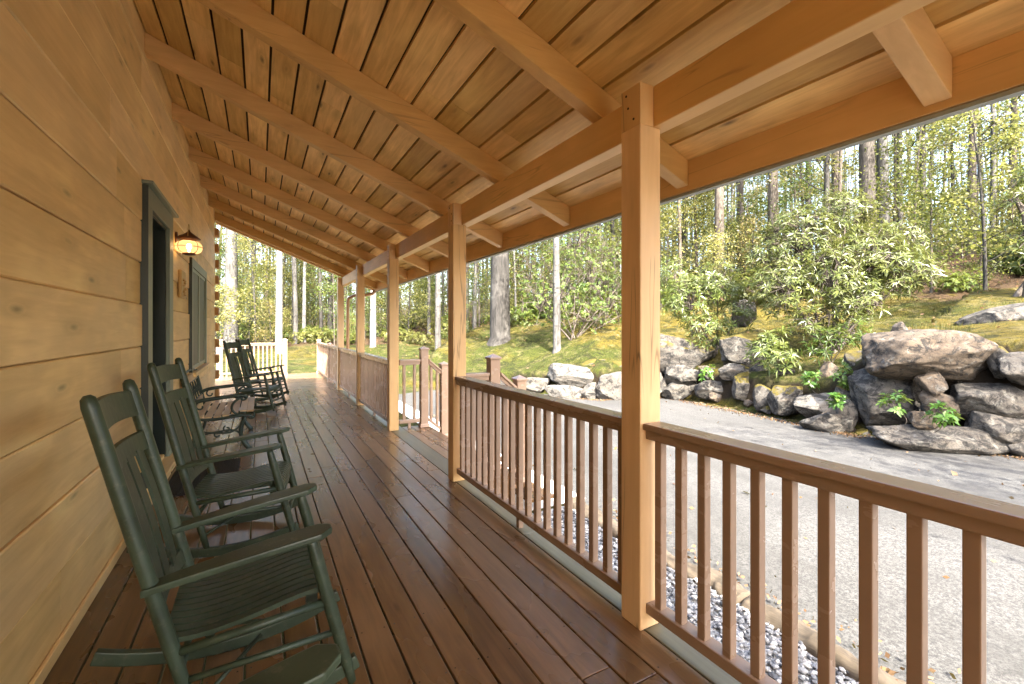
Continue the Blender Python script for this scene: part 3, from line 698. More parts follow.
def wob(X,Y): return .05*np.sin(X*1.7+1.3*np.sin(Y*.9))+.05*np.sin(Y*1.3+X*.6+2)+.022*np.sin(X*4.1+Y*3.3)+.018*np.sin(Y*6.2-X*2.7)
def terr(X,Y):
    X=np.asarray(X,float);Y=np.asarray(Y,float)
    d,h=sdf(X,Y)
    step=np.clip((d-.22)/.16,0,1); step=step*step*(3-2*step)
    hill=np.where(X>6,-.32+.185*(X-6),-.32-.055*(6-X)); hill=np.maximum(hill,-1.25)
    hill=np.minimum(hill,4.6+.02*X)
    bank=G0+h*step+_slope*np.clip(d-.3,0,None)
    k=6.0; z=-np.log(np.exp(-k*np.clip(bank,-4,12))+np.exp(-k*np.clip(hill,-4,12)))/k
    z=np.where(d<=0,G0,np.maximum(z+wob(X,Y)*np.clip(d-.35,0,1)*.9,G0))
    return np.where(d<=0,G0-.012,z)
def th(x,y): return float(terr(np.array([x]),np.array([y]))[0])
# ground sheet, graded grid
def graded(lo,hi,core0,core1,step,grow=1.09):
    a=list(np.arange(core0,core1,step)); s=step; x=core1
    while x<hi: a.append(x); s*=grow; x+=s
    a.append(hi); s=step; x=core0; pre=[]
    while x>lo: s*=grow; x-=s; pre.append(max(x,lo))
    return np.array(sorted(set(np.round(pre+a,4))))
gx=graded(-180,260,1.5,14,.085); gy=graded(-120,280,-1,16,.085)
XX,YY=np.meshgrid(gx,gy); ZZ=terr(XX,YY)
nx,ny=len(gx),len(gy); idx=np.arange(nx*ny).reshape(ny,nx)
F=np.stack([idx[:-1,:-1],idx[:-1,1:],idx[1:,1:],idx[1:,:-1]],-1).reshape(-1,4)
V=np.stack([XX*S,YY*S,(ZZ+1)*S],-1).reshape(-1,3)
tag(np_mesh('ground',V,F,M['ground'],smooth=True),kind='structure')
# driveway, gravel strip
def sheet(name,poly,z,mat):
    m=MB(); m.add([(x*S,y*S,Z(z)) for x,y in poly],[tuple(range(len(poly)))]); return tag(m.build(name,mat),kind='structure')
far=[(8.9,-16),(8.0,-1),(7.45,1.6),(7.05,2.95),(7.1,3.5),(7.25,4.9),(7.4,6.6),(6.5,7.0),(5.95,7.0),(5.4,7.9),(4.9,9.1),(4.2,9.55),(3.2,9.7),(2.45,9.4)]
sheet('driveway',[(2.14,-16)]+far+[(2.30,8.6),(2.30,4.5),(2.14,2.9)],G0-.001,M['asphalt'])
sheet('gravel_bed',[(.9,-6),(2.16,-6),(2.16,2.9),(.9,2.9)],G0-.004,M['gravelbed'])
sheet('walkway',[(1.5,2.93),(2.31,2.93),(2.31,8.6),(2.0,8.6),(2.0,5.0),(1.5,5.0)],G0+.002,M['concrete'])
# loose gravel: one uncountable mass
N=8500; gxs=np.random.uniform(1.22,2.09,N)*S; gys=np.random.uniform(-.5,2.85,N)**1.0*S
keep=np.ones(N,bool); ico=bmesh.new(); bmesh.ops.create_icosphere(ico,subdivisions=1,radius=1); IV=np.array([v.co[:] for v in ico.verts]); IF=np.array([[v.index for v in f.verts] for f in ico.faces]); ico.free()
r=np.random.uniform(.008,.019,N); sc=np.stack([r*np.random.uniform(.8,1.5,N),r*np.random.uniform(.8,1.5,N),r*np.random.uniform(.5,.9,N)],-1)
ang=np.random.uniform(0,6.28,N); ca,sa=np.cos(ang),np.sin(ang)
P=IV[None]*sc[:,None,:]*(1+np.random.uniform(-.22,.22,(N,12,1)))
Q=np.stack([P[...,0]*ca[:,None]-P[...,1]*sa[:,None]+gxs[:,None],P[...,0]*sa[:,None]+P[...,1]*ca[:,None]+gys[:,None],P[...,2]+Z(G0)+np.random.uniform(0,.014,N)[:,None]],-1)
FF=(IF[None]+12*np.arange(N)[:,None,None]).reshape(-1,3)
o=np_mesh('gravel',Q.reshape(-1,3),FF,M['gravel'],rnd=np.repeat(np.random.rand(N),20)); tag(o,'loose grey and white gravel under the railing','gravel','',kind='stuff')
# edging timbers between gravel and driveway
for (a,b,lab) in ((-1.2,1.42,'weathered edging timber nearest the camera, between gravel and driveway'),(1.44,2.9,'weathered edging timber farther back, between gravel and driveway below the nearest post')):
    m=MB(); n=150; pts=[]; rad=[]
    for i in range(n+1):
        t=i/n; y=a+(b-a)*t; pts.append((2.125*S+.03*math.sin(y*5)+.015*math.sin(y*13),y*S,Z(G0)-.03)); rad.append(.092+.02*noise.noise(Vector((y*3,1,a))))
    m.tube(pts,rad,24,flat=1.0); o=m.build('edging_timber',M['timber']); tag(o,lab,'timber edging')
    for v in o.data.vertices:
        d=noise.noise(Vector(v.co)*6)*.04+noise.noise(Vector(v.co)*22)*.014; v.co.x+=d; v.co.z+=noise.noise(Vector(v.co)*8+Vector((5,5,5)))*.035+noise.noise(Vector(v.co)*25+Vector((5,5,5)))*.014

# ---- boulders of the dry stone bank
F29=math.radians(29); Fx,Fy=math.sin(F29),math.cos(F29); f_px=455.0
def at(u,v,t):
    """a point seen in direction (u, v) at forward distance t (layout units)"""
    a=(u-512)/f_px; b=(328-v)/f_px
    return ((Fx+a*Fy)*t,(Fy-a*Fx)*t,b*t)
def boulder(u0,u1,v0,v1,t,mat,label,depth=.75,rot=0.0,boxy=4.6,seed=0,dv=0):
    cx,cy,cz=at((u0+u1)/2,(v0+v1)/2,t)
    wx_=(u1-u0)/f_px*t*S*.5; hz=(v1-v0)/f_px*t*S*.5; dp=max(wx_*depth*.8,.13); wx_/=1+.3*abs(((u0+u1)/2-512)/f_px)*depth
    bm=bmesh.new(); bmesh.ops.create_icosphere(bm,subdivisions=5 if wx_>.28 else 4,radius=1)
    rn=random.Random(seed+int(u0*7+v0)); planes=[]
    for _ in range(20):
        d=Vector((rn.gauss(0,1),rn.gauss(0,1),rn.gauss(0,1))).normalized(); planes.append((d,rn.uniform(.66,.98)))
    off=Vector((rn.uniform(0,90),rn.uniform(0,90),rn.uniform(0,90)))
    for v in bm.verts:
        p=v.co; q=(abs(p.x)**boxy+abs(p.y)**boxy+abs(p.z)**boxy)**(-1/boxy); p=p*q
        p=p*(1+noise.noise(p*1.3+off)*.16)
        for d,h in planes:
            e=p.dot(d)-h-noise.noise(p*3+off)*.03
            if e>0: p=p-d*e*.97
        nn=noise.noise(p*4.2+off)*.035+(abs(noise.noise(p*7+off))-.2)*.06+noise.noise(p*19+off)*.02+noise.noise(p*40+off)*.009
        p=p*(1+nn); v.co=Vector((p.x*wx_*1.15,p.y*dp*1.05,p.z*hz*1.14))
    me=bpy.data.meshes.new('boulder'); bm.to_mesh(me); bm.free()
    me.polygons.foreach_set('use_smooth',np.full(len(me.polygons),True)); me.materials.append(M[mat])
    o=bpy.data.objects.new('boulder',me); COL.objects.link(o)
    a=(( u0+u1)/2-512)/f_px
    fw=Vector((Fx+a*Fy,Fy-a*Fx,0)).normalized()
    o.location=(cx*S+fw.x*dp*.55,cy*S+fw.y*dp*.55,(cz+1)*S); o.rotation_euler=(0,math.radians(rot),-F29-(math.atan2(fw.x,fw.y)-F29)*.35)
    return tag(o,label,'boulder','boulders of the dry stone bank')
BL=[
(866,990,331,383,5.4,'stonewarm','long grey brown boulder lying on top of the tall end of the stone bank',.7,3),
(851,927,366,432,5.75,'stone','rounded boulder thick with black lichen, under the left end of the long top boulder',.7,0),
(945,1035,381,424,5.15,'stone','broad flat fronted boulder under the right end of the long top boulder',.7,6),
(1000,1062,356,386,4.9,'stone','boulder cut by the right edge of the picture, level with the long top boulder',.8,0),
(880,1009,427,458,5.12,'stone','long low boulder at the foot of the tall bank, along the driveway edge',.5,2),
(919,952,390,416,5.3,'stonewarm','brown blocky stone packed between the lichen boulder and the flat fronted boulder',.9,0),
(911,940,412,432,5.2,'stonewarm','small brown stone just above the long low foot boulder',.9,0),
(964,1026,414,444,5.02,'stone','lumpy stone with a rusty patch, under the flat fronted boulder',.8,0),
(913,944,371,393,5.32,'stonewarm','tan wedge stone chocked under the long top boulder',1.0,35),
(1008,1048,440,461,4.85,'stone','low stone at the right edge of the picture beside the driveway',.8,0),
(836,856,402,432,6.0,'stone','narrow upright stone left of the black lichen boulder',.9,0),
(894,908,323,336,5.7,'stonewarm','small pinkish stone standing on end above the long top boulder',.9,0),
(986,1014,346,376,5.1,'stonemoss','mossy round stone between the long top boulder and the picture edge',.9,0),
(664,700,366,386,8.8,'stone','squarish grey stone beside the nearest post under the moss bank',.8,0),
(662,690,382,399,8.75,'stone','dark low stone beside the nearest post at the driveway edge',.8,0),
(697,734,381,402,8.3,'stone','grey stone with a slanting face at the driveway edge below the left rhododendron',.8,8),
(718,770,334,369,8.3,'stonemoss','large upper boulder capped with moss behind the small rhododendron',.8,0),
(720,752,364,383,8.0,'stone','flat grey stone under the moss capped upper boulder',.8,0),
(731,761,376,405,7.75,'stonemoss','boulder thickly covered in orange moss at the driveway edge',.9,-8),
(750,769,365,379,7.9,'stone','small square stone right of the flat grey stone',.8,0),
(755,776,386,412,7.25,'stonemoss','narrow mossy stone between the orange moss boulder and the moss topped block',.9,0),
(771,803,384,420,6.85,'stonemoss','block with a bright moss top at the driveway edge below the big rhododendron',.9,0),
(795,856,395,422,6.35,'stonepale','long pale stone with a mossy upper edge at the driveway edge',.6,3),
(805,848,414,436,6.05,'stone','low dark stone at the foot of the long pale stone',.6,0),
(819,841,363,392,6.8,'stonewarm','brown shaded stone set back above the long pale stone',.9,0),
(729,755,299,328,9.8,'stone','grey rock half hidden among the rhododendron leaves upslope',.8,0),
(546,602,366,390,9.3,'stonepale','big white boulder on the left stone bank beyond the railing',.6,0),
(519,549,377,394,9.7,'stonepale','white boulder partly behind the lower newel',.7,0),
(548,588,387,403,8.95,'stonepale','low white boulder under the big white one',.7,0),
(580,600,384,404,8.9,'stonepale','rounded white stone beside the low white boulder',.9,0),
(594,628,373,405,8.75,'stonepale','tall pale boulder just left of the nearest post',.8,0),
(580,610,360,375,9.7,'stonemoss','flat topped stone on the upper left bank amid dry leaves',.8,0),
(606,640,362,376,9.5,'stonemoss','low upper stone on the left bank against the nearest post',.8,0),
(630,664,372,402,8.9,'stone','grey boulder hidden mostly behind the nearest post',.8,0),
(700,722,368,384,8.6,'stonemoss','mossy stone below the left rhododendron',.8,0),
(776,800,366,388,7.4,'stone','grey stone in the shade under the small rhododendron',.8,0),
(846,868,352,374,6.3,'stonemoss','mossy stone under the stems of the big rhododendron',.8,0),
(500,524,383,396,10.2,'stonepale','small white stone left of the lower newel',.8,0),
]
for i,b in enumerate(BL): boulder(*b[:7],depth=b[7],rot=b[8],seed=i)
rf_=random.Random(4)
FS=[(930,408,5.25),(958,402,5.2),(940,440,5.1),(908,436,5.2),(1000,440,4.98),(956,380,5.35),(985,384,5.25),(862,436,5.8),(846,432,6.0),(872,358,5.8),(802,400,6.5),(766,410,7.1),(748,404,7.5),(742,372,7.9),(716,398,8.1),(704,370,8.4),(690,386,8.7),(678,374,8.8),(786,390,7.1),(820,400,6.5),(845,396,6.1),(604,384,8.95),(614,402,8.7),(576,400,8.9),(566,394,9.1),(640,396,8.8),(1012,416,5.0),(1018,402,5.0)]
for u,v,t in FS:
    k=rf_.uniform(6,12)*6.5/t; boulder(u-k,u+k,v-k*.7,v+k*.7,t+.12,rf_.choice(['stone','stonewarm','stonemoss']),'small filler stone packed between the boulders of the bank',depth=1.1,rot=rf_.uniform(-25,25),seed=int(u*3)); bpy.data.objects[-1] if False else None
for o_ in [q for q in bpy.data.objects if q.get('label')=='small filler stone packed between the boulders of the bank']: o_['group']='filler stones'; o_['category']='stone'; o_.name='filler_stone'
o=boulder(955,1045,309,338,6.6,'stone','grey streaked rock slab lying on the mossy slope above the tall bank',depth=.8,rot=-14,seed=99); o['group']='rock outcrops'
o=boulder(648,716,336,372,9.1,'stonemoss','wide moss covered mound of rock beside the nearest post',depth=.6,rot=0,seed=98)

# ------------------------------------------------------------------ vegetation
def quads(C,A,B,name,mats,parent=None,rnd=None,bend=0.0):
    """leaf = a pointed four-corner blade: base C-A, sides +-B, tip C+A"""
    n=len(C); V=np.stack([C-A,C+B-A*.1,C+A,C-B-A*.1],1).reshape(-1,3); F=np.arange(4*n).reshape(n,4)
    return np_mesh(name,V,F,mats,parent,rnd=np.random.rand(n) if rnd is None else rnd)
def rdir(n):
    v=np.random.normal(size=(n,3)); return v/np.linalg.norm(v,axis=1)[:,None]
def leaf_axes(n,ln,asp,flat=.5):
    a=rdir(n); a[:,2]*=flat; a/=np.linalg.norm(a,axis=1)[:,None]
    b=np.cross(a,rdir(n)); b/=np.linalg.norm(b,axis=1)[:,None]
    l=(ln*np.random.uniform(.65,1.35,n))[:,None]
    return a*l*.5,b*l*asp*.5
class Tubes:
    def __init__(s): s.mb=MB()
def limb(mb,p0,d,L,r0,rn,n=6,curl=.18,sides=6,up=.1):
    pts=[Vector(p0)]; d=Vector(d).normalized(); rad=[r0]
    for i in range(n):
        d=(d+Vector((rn.gauss(0,curl),rn.gauss(0,curl),rn.gauss(0,curl)+up))).normalized()
        pts.append(pts[-1]+d*L/n); rad.append(r0*(1-.85*(i+1)/n))
    mb.tube(pts,rad,sides,cap=False); return pts
def make_tree(seed,h,r,bark,leaf,c0=.3,nl=2200,lsize=.13,spread=.2,nb=18,lean=.03,clump=.5,name='tree',sub=True,flare=1.5,droop=0):
    rn=random.Random(seed); np.random.seed(seed)
    root=empty(name); mb=MB(); pts=[];rad=[]
    ph=rn.uniform(0,6); n=16
    for i in range(n+1):
        t=i/n; pts.append(Vector((lean*h*t*t*math.cos(ph)+.02*h*.3*math.sin(t*7+ph)*t*.5,lean*h*t*t*math.sin(ph)+.006*h*math.sin(t*5+2*ph)*t,h*t-.15)))
        k=r*(1-.82*t**.9)+.01
        if i==0: k*=flare
        if i==1: k*=1+.06*(flare-1)
        rad.append(k)
    # root flare
    pts.insert(1,pts[0].lerp(pts[1],.3)); rad.insert(1,rad[2]*(1+.25*(flare-1)))
    mb.tube(pts,rad,10,cap=False); tips=[]
    for i in range(nb):
        t=c0+(1-c0)*(i+rn.random())/nb; t=min(t,.98); p=pts[0].lerp(pts[-1],0); k=t*n; j=min(int(k)+1,len(pts)-2); p=pts[j].lerp(pts[j+1],k-int(k))
        a=rn.uniform(0,2*PI); L=h*spread*(1.15-.75*(t-c0)/(1-c0))*rn.uniform(.6,1.2)
        bp=limb(mb,p,(math.cos(a),math.sin(a),rn.uniform(.0,.7)),L,max(.012,r*.28*(1-t*.6)),rn,6,.2,5,.06-droop)
        tips += bp[2:]
        if sub:
            for q in (bp[2],bp[3],bp[4],bp[5]):
                a2=a+rn.uniform(-1.3,1.3); sp=limb(mb,q,(math.cos(a2),math.sin(a2),rn.uniform(-.1,.6)),L*.5,max(.007,r*.09),rn,4,.25,4,.03-droop); tips += sp[1:]
    for v in [0]: pass
    mb.build('trunk',M[bark],root)
    if nl>0:
        T=np.array([t[:] for t in tips]); c=T[np.random.randint(0,len(T),nl//13+1)]
        C=np.repeat(c,13,0)[:nl]+np.random.normal(0,1,(nl,3))*np.array([clump,clump,clump*.55])*np.random.uniform(.2,1,(nl,1))
        A,B=leaf_axes(nl,lsize,.62,.6)
        cr=np.clip(np.repeat(np.random.rand(len(c)),13)[:nl]*.6+np.random.rand(nl)*.4,0,1)
        quads(C,A,B,'crown',M[leaf],root,cr)
    return root
def place(o,x,y,sx=1,sz=1,rz=None,dz=-.02):
    o.location=(x*S,y*S,Z(th(x,y))+dz); o.scale=(sx,sx,sz); o.rotation_euler=(0,0,random.uniform(0,6.28) if rz is None else rz); return o
def uat(u,t):
    a=(u-512)/f_px; return ((Fx+a*Fy)*t,(Fy-a*Fx)*t)

# hero trees that can be told apart: (u, t, radius in px at base, height m, bark, leaf, crown start, leaves, label)
HERO=[
(500,13.0,10.5,19,'bark_grey','leaf_spring',.45,2600,'big grey oak with a thick trunk on the mossy lawn, right of the second post'),
(557,11.3,3.9,13,'bark_pale','leaf_spring',.42,1600,'slim mottled pale tree standing in front of the leafy shrub'),
(231,17.5,6.6,20,'bark_pale','leaf_mid',.4,2600,'thick pale barked tree just beyond the log corner'),
(279,15.5,3.5,17,'bark_birch','leaf_spring',.5,1500,'straight white birch trunk behind the far pale railing'),
(304,19.5,1.9,13,'bark_birch','leaf_spring',.4,1500,'thin white birch sapling right of the straight white birch'),
(373,17.0,3.3,17,'bark_birch','leaf_spring',.5,1500,'white barked tree seen between the third and fourth posts'),
(438,15.6,3.0,15,'bark_pale','leaf_bud',.42,1500,'slender pale footed tree at the lawn edge left of the second post'),
(719,16.5,5.4,19,'bark_brown','leaf_bright',.35,2200,'stout brown trunk with bright leaves just right of the nearest post'),
(741,17.5,3.0,18,'bark_dark','leaf_spring',.45,1400,'slim dark trunk beside the stout brown trunk'),
(773,16.0,5.6,19,'bark_brown','leaf_spring',.5,1500,'brown trunk rising left of the big rhododendron'),
(808,19.0,3.4,17,'bark_grey','leaf_bud',.4,1400,'greenish grey trunk behind the top of the big rhododendron'),
(835,16.5,4.6,18,'bark_brown','leaf_spring',.5,1500,'brown trunk left of the dark forked pair'),
(868,13.8,8.2,20,'bark_dark','leaf_spring',.5,1900,'massive dark furrowed trunk behind the big rhododendron'),
(883,14.2,6.0,20,'bark_pale','leaf_bud',.5,1500,'pale trunk standing tight against the massive dark trunk'),
(897,16.0,3.6,17,'bark_brown','leaf_spring',.45,1300,'brown trunk right of the pale and dark pair'),
(922,17.0,3.2,17,'bark_grey','leaf_mid',.35,1600,'grey trunk above the mossy slope, left of the green saplings'),
(971,16.0,4.2,17,'bark_brown','leaf_mid',.3,2000,'brown tree among green saplings at the top of the mossy slope'),
(993,17.5,2.8,16,'bark_pale','leaf_spring',.35,1500,'thin pale trunk at the top of the mossy slope'),
(1012,15.5,3.4,17,'bark_brown','leaf_mid',.3,2000,'brown trunk near the right edge of the picture'),
(330,22.0,2.6,15,'bark_grey','leaf_spring',.35,1600,'thin grey trunk left of the fifth post'),
(254,21.0,3.2,17,'bark_pale','leaf_spring',.35,1700,'pale grey tree between the thick pale tree and the straight white birch'),
(466,18.0,2.6,15,'bark_dark','leaf_spring',.4,1500,'thin dark leaning trunk just right of the second post'),
(600,17.0,3.0,15,'bark_grey','leaf_mid',.3,2000,'grey tree behind the leafy shrub'),
]
for i,(u,t,rp,h,bk,lf,c0,nl,lab) in enumerate(HERO):
    o=make_tree(100+i,h,rp/f_px*t*S,bk,lf,c0,nl,.13,.17,16,.012 if i!=21 else .07,.55,'tree',flare=1.15 if bk=='bark_birch' else 1.35)
    x,y=uat(u,t); place(o,x,y,rz=0); tag(o,lab,'tree','trees of the wood')
# woodland behind: copies of a few kinds
TPL=[make_tree(200+k,h,r,bk,lf,c0,nl,ls,sp,nb,.055,.5,'forest_tree') for k,(h,r,bk,lf,c0,nl,ls,sp,nb) in enumerate([
 (17,.115,'bark_grey','leaf_spring',.22,5200,.115,.17,20),(15,.085,'bark_brown','leaf_spring',.18,5000,.115,.18,20),(18,.125,'bark_pale','leaf_bud',.25,3800,.105,.16,18),
 (14,.065,'bark_dark','leaf_mid',.12,5000,.115,.2,20),(16,.09,'bark_grey','leaf_bud',.2,3800,.105,.18,18),(12,.05,'bark_pale','leaf_spring',.1,4600,.11,.22,20)])]
KL=['grey barked forest tree in thin spring leaf, standing in the wood','slim brown forest tree in thin spring leaf, standing in the wood','pale barked forest tree with reddish buds, standing in the wood','thin dark forest tree with mid green leaves, standing in the wood','grey forest tree still in bud, standing in the wood','thin pale young tree leafy almost to the ground, standing in the wood']
SAP=[make_tree(300+k,h,.035,bk,lf,.08,nl,ls,.32,16,.06,.45,'sapling',flare=1.1) for k,(h,bk,lf,nl,ls) in enumerate([(4.5,'bark_grey','leaf_spring',2600,.085),(3.6,'bark_brown','leaf_mid',2300,.085),(5.5,'bark_brown','leaf_mid',2900,.09),(3.0,'bark_grey','leaf_bud',2000,.085)])]
SL_=['waist to head high sapling with yellow green leaves at the wood edge','fresh green sapling at the wood edge','leafy mid green sapling at the wood edge','sparse budding sapling at the wood edge']
used=set(); pts=[]
def scatter(n,tmin,tmax,mind,src,labels,group,cat,a0=-14,a1=108,smin=.8,smax=1.2,seed=5,ok=None):
    rn=random.Random(seed); cnt=0; tries=0; mine=[]
    while cnt<n and tries<n*60:
        tries+=1; an=math.radians(rn.uniform(a0,a1)); d=math.sqrt(rn.uniform(tmin**2,tmax**2)); x,y=d*math.sin(an),d*math.cos(an)
        if any((x-q[0])**2+(y-q[1])**2<mind*mind for q in mine): continue
        if ok and not ok(x,y,d,math.degrees(an)): continue
        mine.append((x,y)); k=rn.randrange(len(src)); 
        o=src[k] if k not in used_local else copy_tree(src[k])
        used_local.add(k); s=rn.uniform(smin,smax); place(o,x,y,s,s*rn.uniform(.9,1.15)); tag(o,labels[k],cat,group+' '+str(k) if False else labels[k]); cnt+=1
def okf(x,y,d,a):
    if a<22 and y<19: return False          # lawn beyond the porch end
    if a<55 and d<15: return False
    if a>=55 and d<14.5: return False
    dd,_=sdf(np.array([x]),np.array([y])); return dd[0]>2.5
used_local=set(); scatter(250,14.5,44,1.0,TPL,KL,'forest trees','tree',seed=5,ok=okf)
def oks(x,y,d,a):
    if a<22 and y<18: return False
    if d<(14.5 if a<60 else 13.0): return False
    dd,_=sdf(np.array([x]),np.array([y])); return dd[0]>2.5
used_local=set(); scatter(200,13,34,.7,SAP,SL_,'saplings','sapling',smin=.6,smax=1.5,seed=8,ok=oks)

# rhododendrons: bare stems ending in whorls of long leaves
def whorl_leaves(tips,dirs,ln,wd,nper,droop,rn):
    C=[];A=[];B=[];R=[]
    for p,d in zip(tips,dirs):
        d=Vector(d).normalized(); u=d.orthogonal().normalized(); w=d.cross(u); a0=rn.uniform(0,6.28); rr=rn.random()
        n=nper+rn.randint(-2,2)
        for k in range(n):
            a=a0+2*PI*k/n+rn.gauss(0,.2); el=rn.gauss(droop,.35)
            ax=(u*math.cos(a)+w*math.sin(a))*math.cos(el)+d*math.sin(el); L=ln*rn.uniform(.65,1.2)
            sd=ax.cross(d); sd=sd.normalized() if sd.length>1e-4 else u
            nn=sd.cross(ax)
            C.append(p); A.append(ax*L); B.append(sd*wd*L); R.append((nn,min(1,max(0,rr*.5+rn.random()*.5))))
    V=[];F=[];rv=[]
    for p,a,b,(nn,r) in zip(C,A,B,R):
        i=len(V); p=Vector(p); f=nn*a.length*.06; dn=Vector((0,0,-1))*a.length*.10
        V += [p+a*.06,p+a*.5+b+f,p+a*.55,p+a*.5-b+f,p+a+dn]
        F += [(i,i+1,i+2,i+2),(i,i+2,i+3,i+3),(i+1,i+4,i+2,i+2),(i+2,i+4,i+3,i+3)]; rv += [r]*4
    return V,[f[:3] for f in F],rv
def rhodo(seed,name,base,cells,nwh,ln,label,cat,leaf='leaf_rhodo',wd=.105,nper=9,group=None,stem='bark_brown',sr=.022,droop=.1):
    """cells: ellipsoids (x,y,z offset, rx,ry,rz) in metres from the base that the whorls fill"""
    rn=random.Random(seed); root=empty(name,base,0,label,cat,group); mb=MB(); tips=[];dirs=[]
    tot=sum(c[3]*c[4]*c[5] for c in cells)
    for c in cells:
        m=max(6,int(nwh*c[3]*c[4]*c[5]/tot)); ctr=Vector(c[:3])
        s0=Vector((rn.gauss(0,.10),rn.gauss(0,.10),-.1)); mid=s0.lerp(ctr,.55)+Vector((rn.gauss(0,.08),rn.gauss(0,.08),-.05)); 
        mb.tube(bez([s0,mid,ctr-Vector((0,0,c[5]*.4)),ctr],7),[sr*(1-.07*i) for i in range(8)],6,cap=False)
        subs=[]
        for _ in range(max(4,m//7)):
            d=Vector((rn.gauss(0,1),rn.gauss(0,1),rn.gauss(.15,.8))).normalized(); k=rn.uniform(.45,.8)
            q=ctr+Vector((d.x*c[3]*k,d.y*c[4]*k,d.z*c[5]*k)); subs.append(q)
            mb.tube([ctr-Vector((0,0,c[5]*.35)),ctr.lerp(q,.5)+Vector((rn.gauss(0,.04),rn.gauss(0,.04),-.03)),q],[sr*.5,sr*.38,sr*.22],5,cap=False)
        for _ in range(m):
            d=Vector((rn.gauss(0,1),rn.gauss(0,1),rn.gauss(.2,.9))).normalized(); k=rn.uniform(.35,1.05)**.6
            q=ctr+Vector((d.x*c[3]*k,d.y*c[4]*k,d.z*c[5]*k)); s=min(subs,key=lambda e:(e-q).length)
            mb.tube([s,s.lerp(q,.6)+Vector((0,0,-.02)),q],[sr*.2,sr*.16,sr*.13],4,cap=False)
            tips.append(q); dirs.append((d+Vector((0,0,.9))).normalized())
    mb.build('stem',M[stem],root); V,F,rv=whorl_leaves(tips,dirs,ln,wd,nper,droop,rn)
    np_mesh('foliage',[v[:] for v in V],F,M[leaf],root,rnd=rv); return root
def blob(u,v,t,ru,rv,base,dp=.8):
    x,y,z=at(u,v,t); k=t*S/f_px; return (x*S-base[0],y*S-base[1],(z+1)*S-base[2],ru*k,ru*k*dp,rv*k)
def gbase(u,t):
    x,y=uat(u,t); return (x*S,y*S,Z(th(x,y))-.02)
bs=gbase(828,7.9)
rhodo(1,'rhododendron',bs,[blob(*c,bs) for c in ((800,240,8.2,38,38),(845,215,8.3,34,26),(785,285,8.0,36,34),(830,275,7.8,34,36),(872,258,8.0,38,34),(905,272,7.8,36,26),(858,300,7.7,34,22),(765,255,8.4,22,28),(815,320,7.8,30,18),(900,240,8.3,26,22))],1500,.18,'big rhododendron with pale glossy whorled leaves on bare stems above the stone bank','shrub',nper=9,sr=.035)
bs=gbase(712,9.3)
rhodo(2,'rhododendron',bs,[blob(*c,bs) for c in ((690,300,9.3,26,28),(718,285,9.4,28,24),(705,330,9.1,24,20),(736,315,9.2,20,20),(675,275,9.6,18,20))],520,.18,'smaller rhododendron right of the nearest post above the mossy mound','shrub',nper=9,sr=.025)
bs=gbase(772,7.75)
rhodo(3,'rhododendron',bs,[blob(*c,bs) for c in ((765,350,7.6,18,18),(785,362,7.3,18,15),(775,340,7.7,14,13))],90,.21,'low young rhododendron spreading over the driveway stones','shrub',nper=10,sr=.014,leaf='leaf_rhodo')
bs=gbase(835,7.0)
rhodo(4,'rhododendron',bs,[blob(*c,bs) for c in ((832,345,7.0,22,18),(855,330,7.0,16,16),(815,350,7.1,14,12))],80,.17,'small dark green bush under the stems of the big rhododendron','shrub',leaf='leaf_plant',nper=9,sr=.014)
bs=gbase(1020,8.0)
rhodo(5,'rhododendron',bs,[blob(*c,bs) for c in ((1022,205,7.8,24,26),(1035,245,7.8,24,26),(1045,180,8,30,30),(1060,225,8,34,40))],260,.20,'rhododendron cut by the right edge of the picture, on a thick bare stem','shrub',nper=9,sr=.07)
bs=gbase(572,11.8)
rhodo(6,'leafy_shrub',bs,[blob(*c,bs) for c in ((560,285,12,34,40),(590,270,12.2,34,46),(540,300,11.8,30,34),(608,300,12,30,36),(575,240,12.4,34,28),(530,270,12.2,22,30),(625,270,12.3,30,40),(585,315,11.7,34,20),(650,290,12.4,26,34))],1500,.10,'broad green leafy shrub behind the slim mottled pale tree','shrub',leaf='leaf_mid',wd=.2,nper=8,sr=.03)
for i,(u,v,t,ru,rv,lab) in enumerate(((894,404,5.0,14,14,'green seedling growing out of the black lichen boulder face'),(944,416,4.9,15,12,'glossy green seedling growing from the wall crack below the tan wedge stone'),(707,372,8.2,9,9,'small yellow green plant low on the bank right of the nearest post'),(843,375,6.2,9,16,'bright leaved seedling left of the black lichen boulder'),(812,380,6.6,12,10,'small leafy plant above the long pale stone'),(836,400,5.9,8,9,'small dark plant low between the lichen boulder and the narrow upright stone'))):
    x,y,z=at(u,v+rv,t); bs=(x*S,y*S,(z+1)*S)
    rhodo(20+i,'seedling',bs,[blob(u,v,t,ru,rv,bs),],16,.11,lab,'plant',leaf='leaf_plant',wd=.24,nper=7,sr=.006)
# understorey of ferny bushes along the wood edge
BU=[]
for k in range(3):
    BU.append(rhodo(40+k,'undergrowth_bush',(0,0,0),[(0,0,.45,.7,.7,.45),(.6,.2,.4,.6,.6,.4),(-.5,-.3,.35,.6,.6,.35)],170,.14,'x','bush',leaf=('leaf_bright','leaf_spring','leaf_mid')[k],wd=.26,nper=8,sr=.01))
BLb=['low bright green bush in the undergrowth of the wood edge','low yellow green bush in the undergrowth of the wood edge','low mid green bush in the undergrowth of the wood edge']
def okb(x,y,d,a):
    if a<22 and y<17.5: return False
    if d<(14 if a<52 else 12.6): return False
    dd,_=sdf(np.array([x]),np.array([y])); return dd[0]>2.2
used_local=set(); scatter(95,12.6,28,.7,BU,BLb,'bushes','bush',seed=21,smin=.7,smax=1.5,ok=okb)
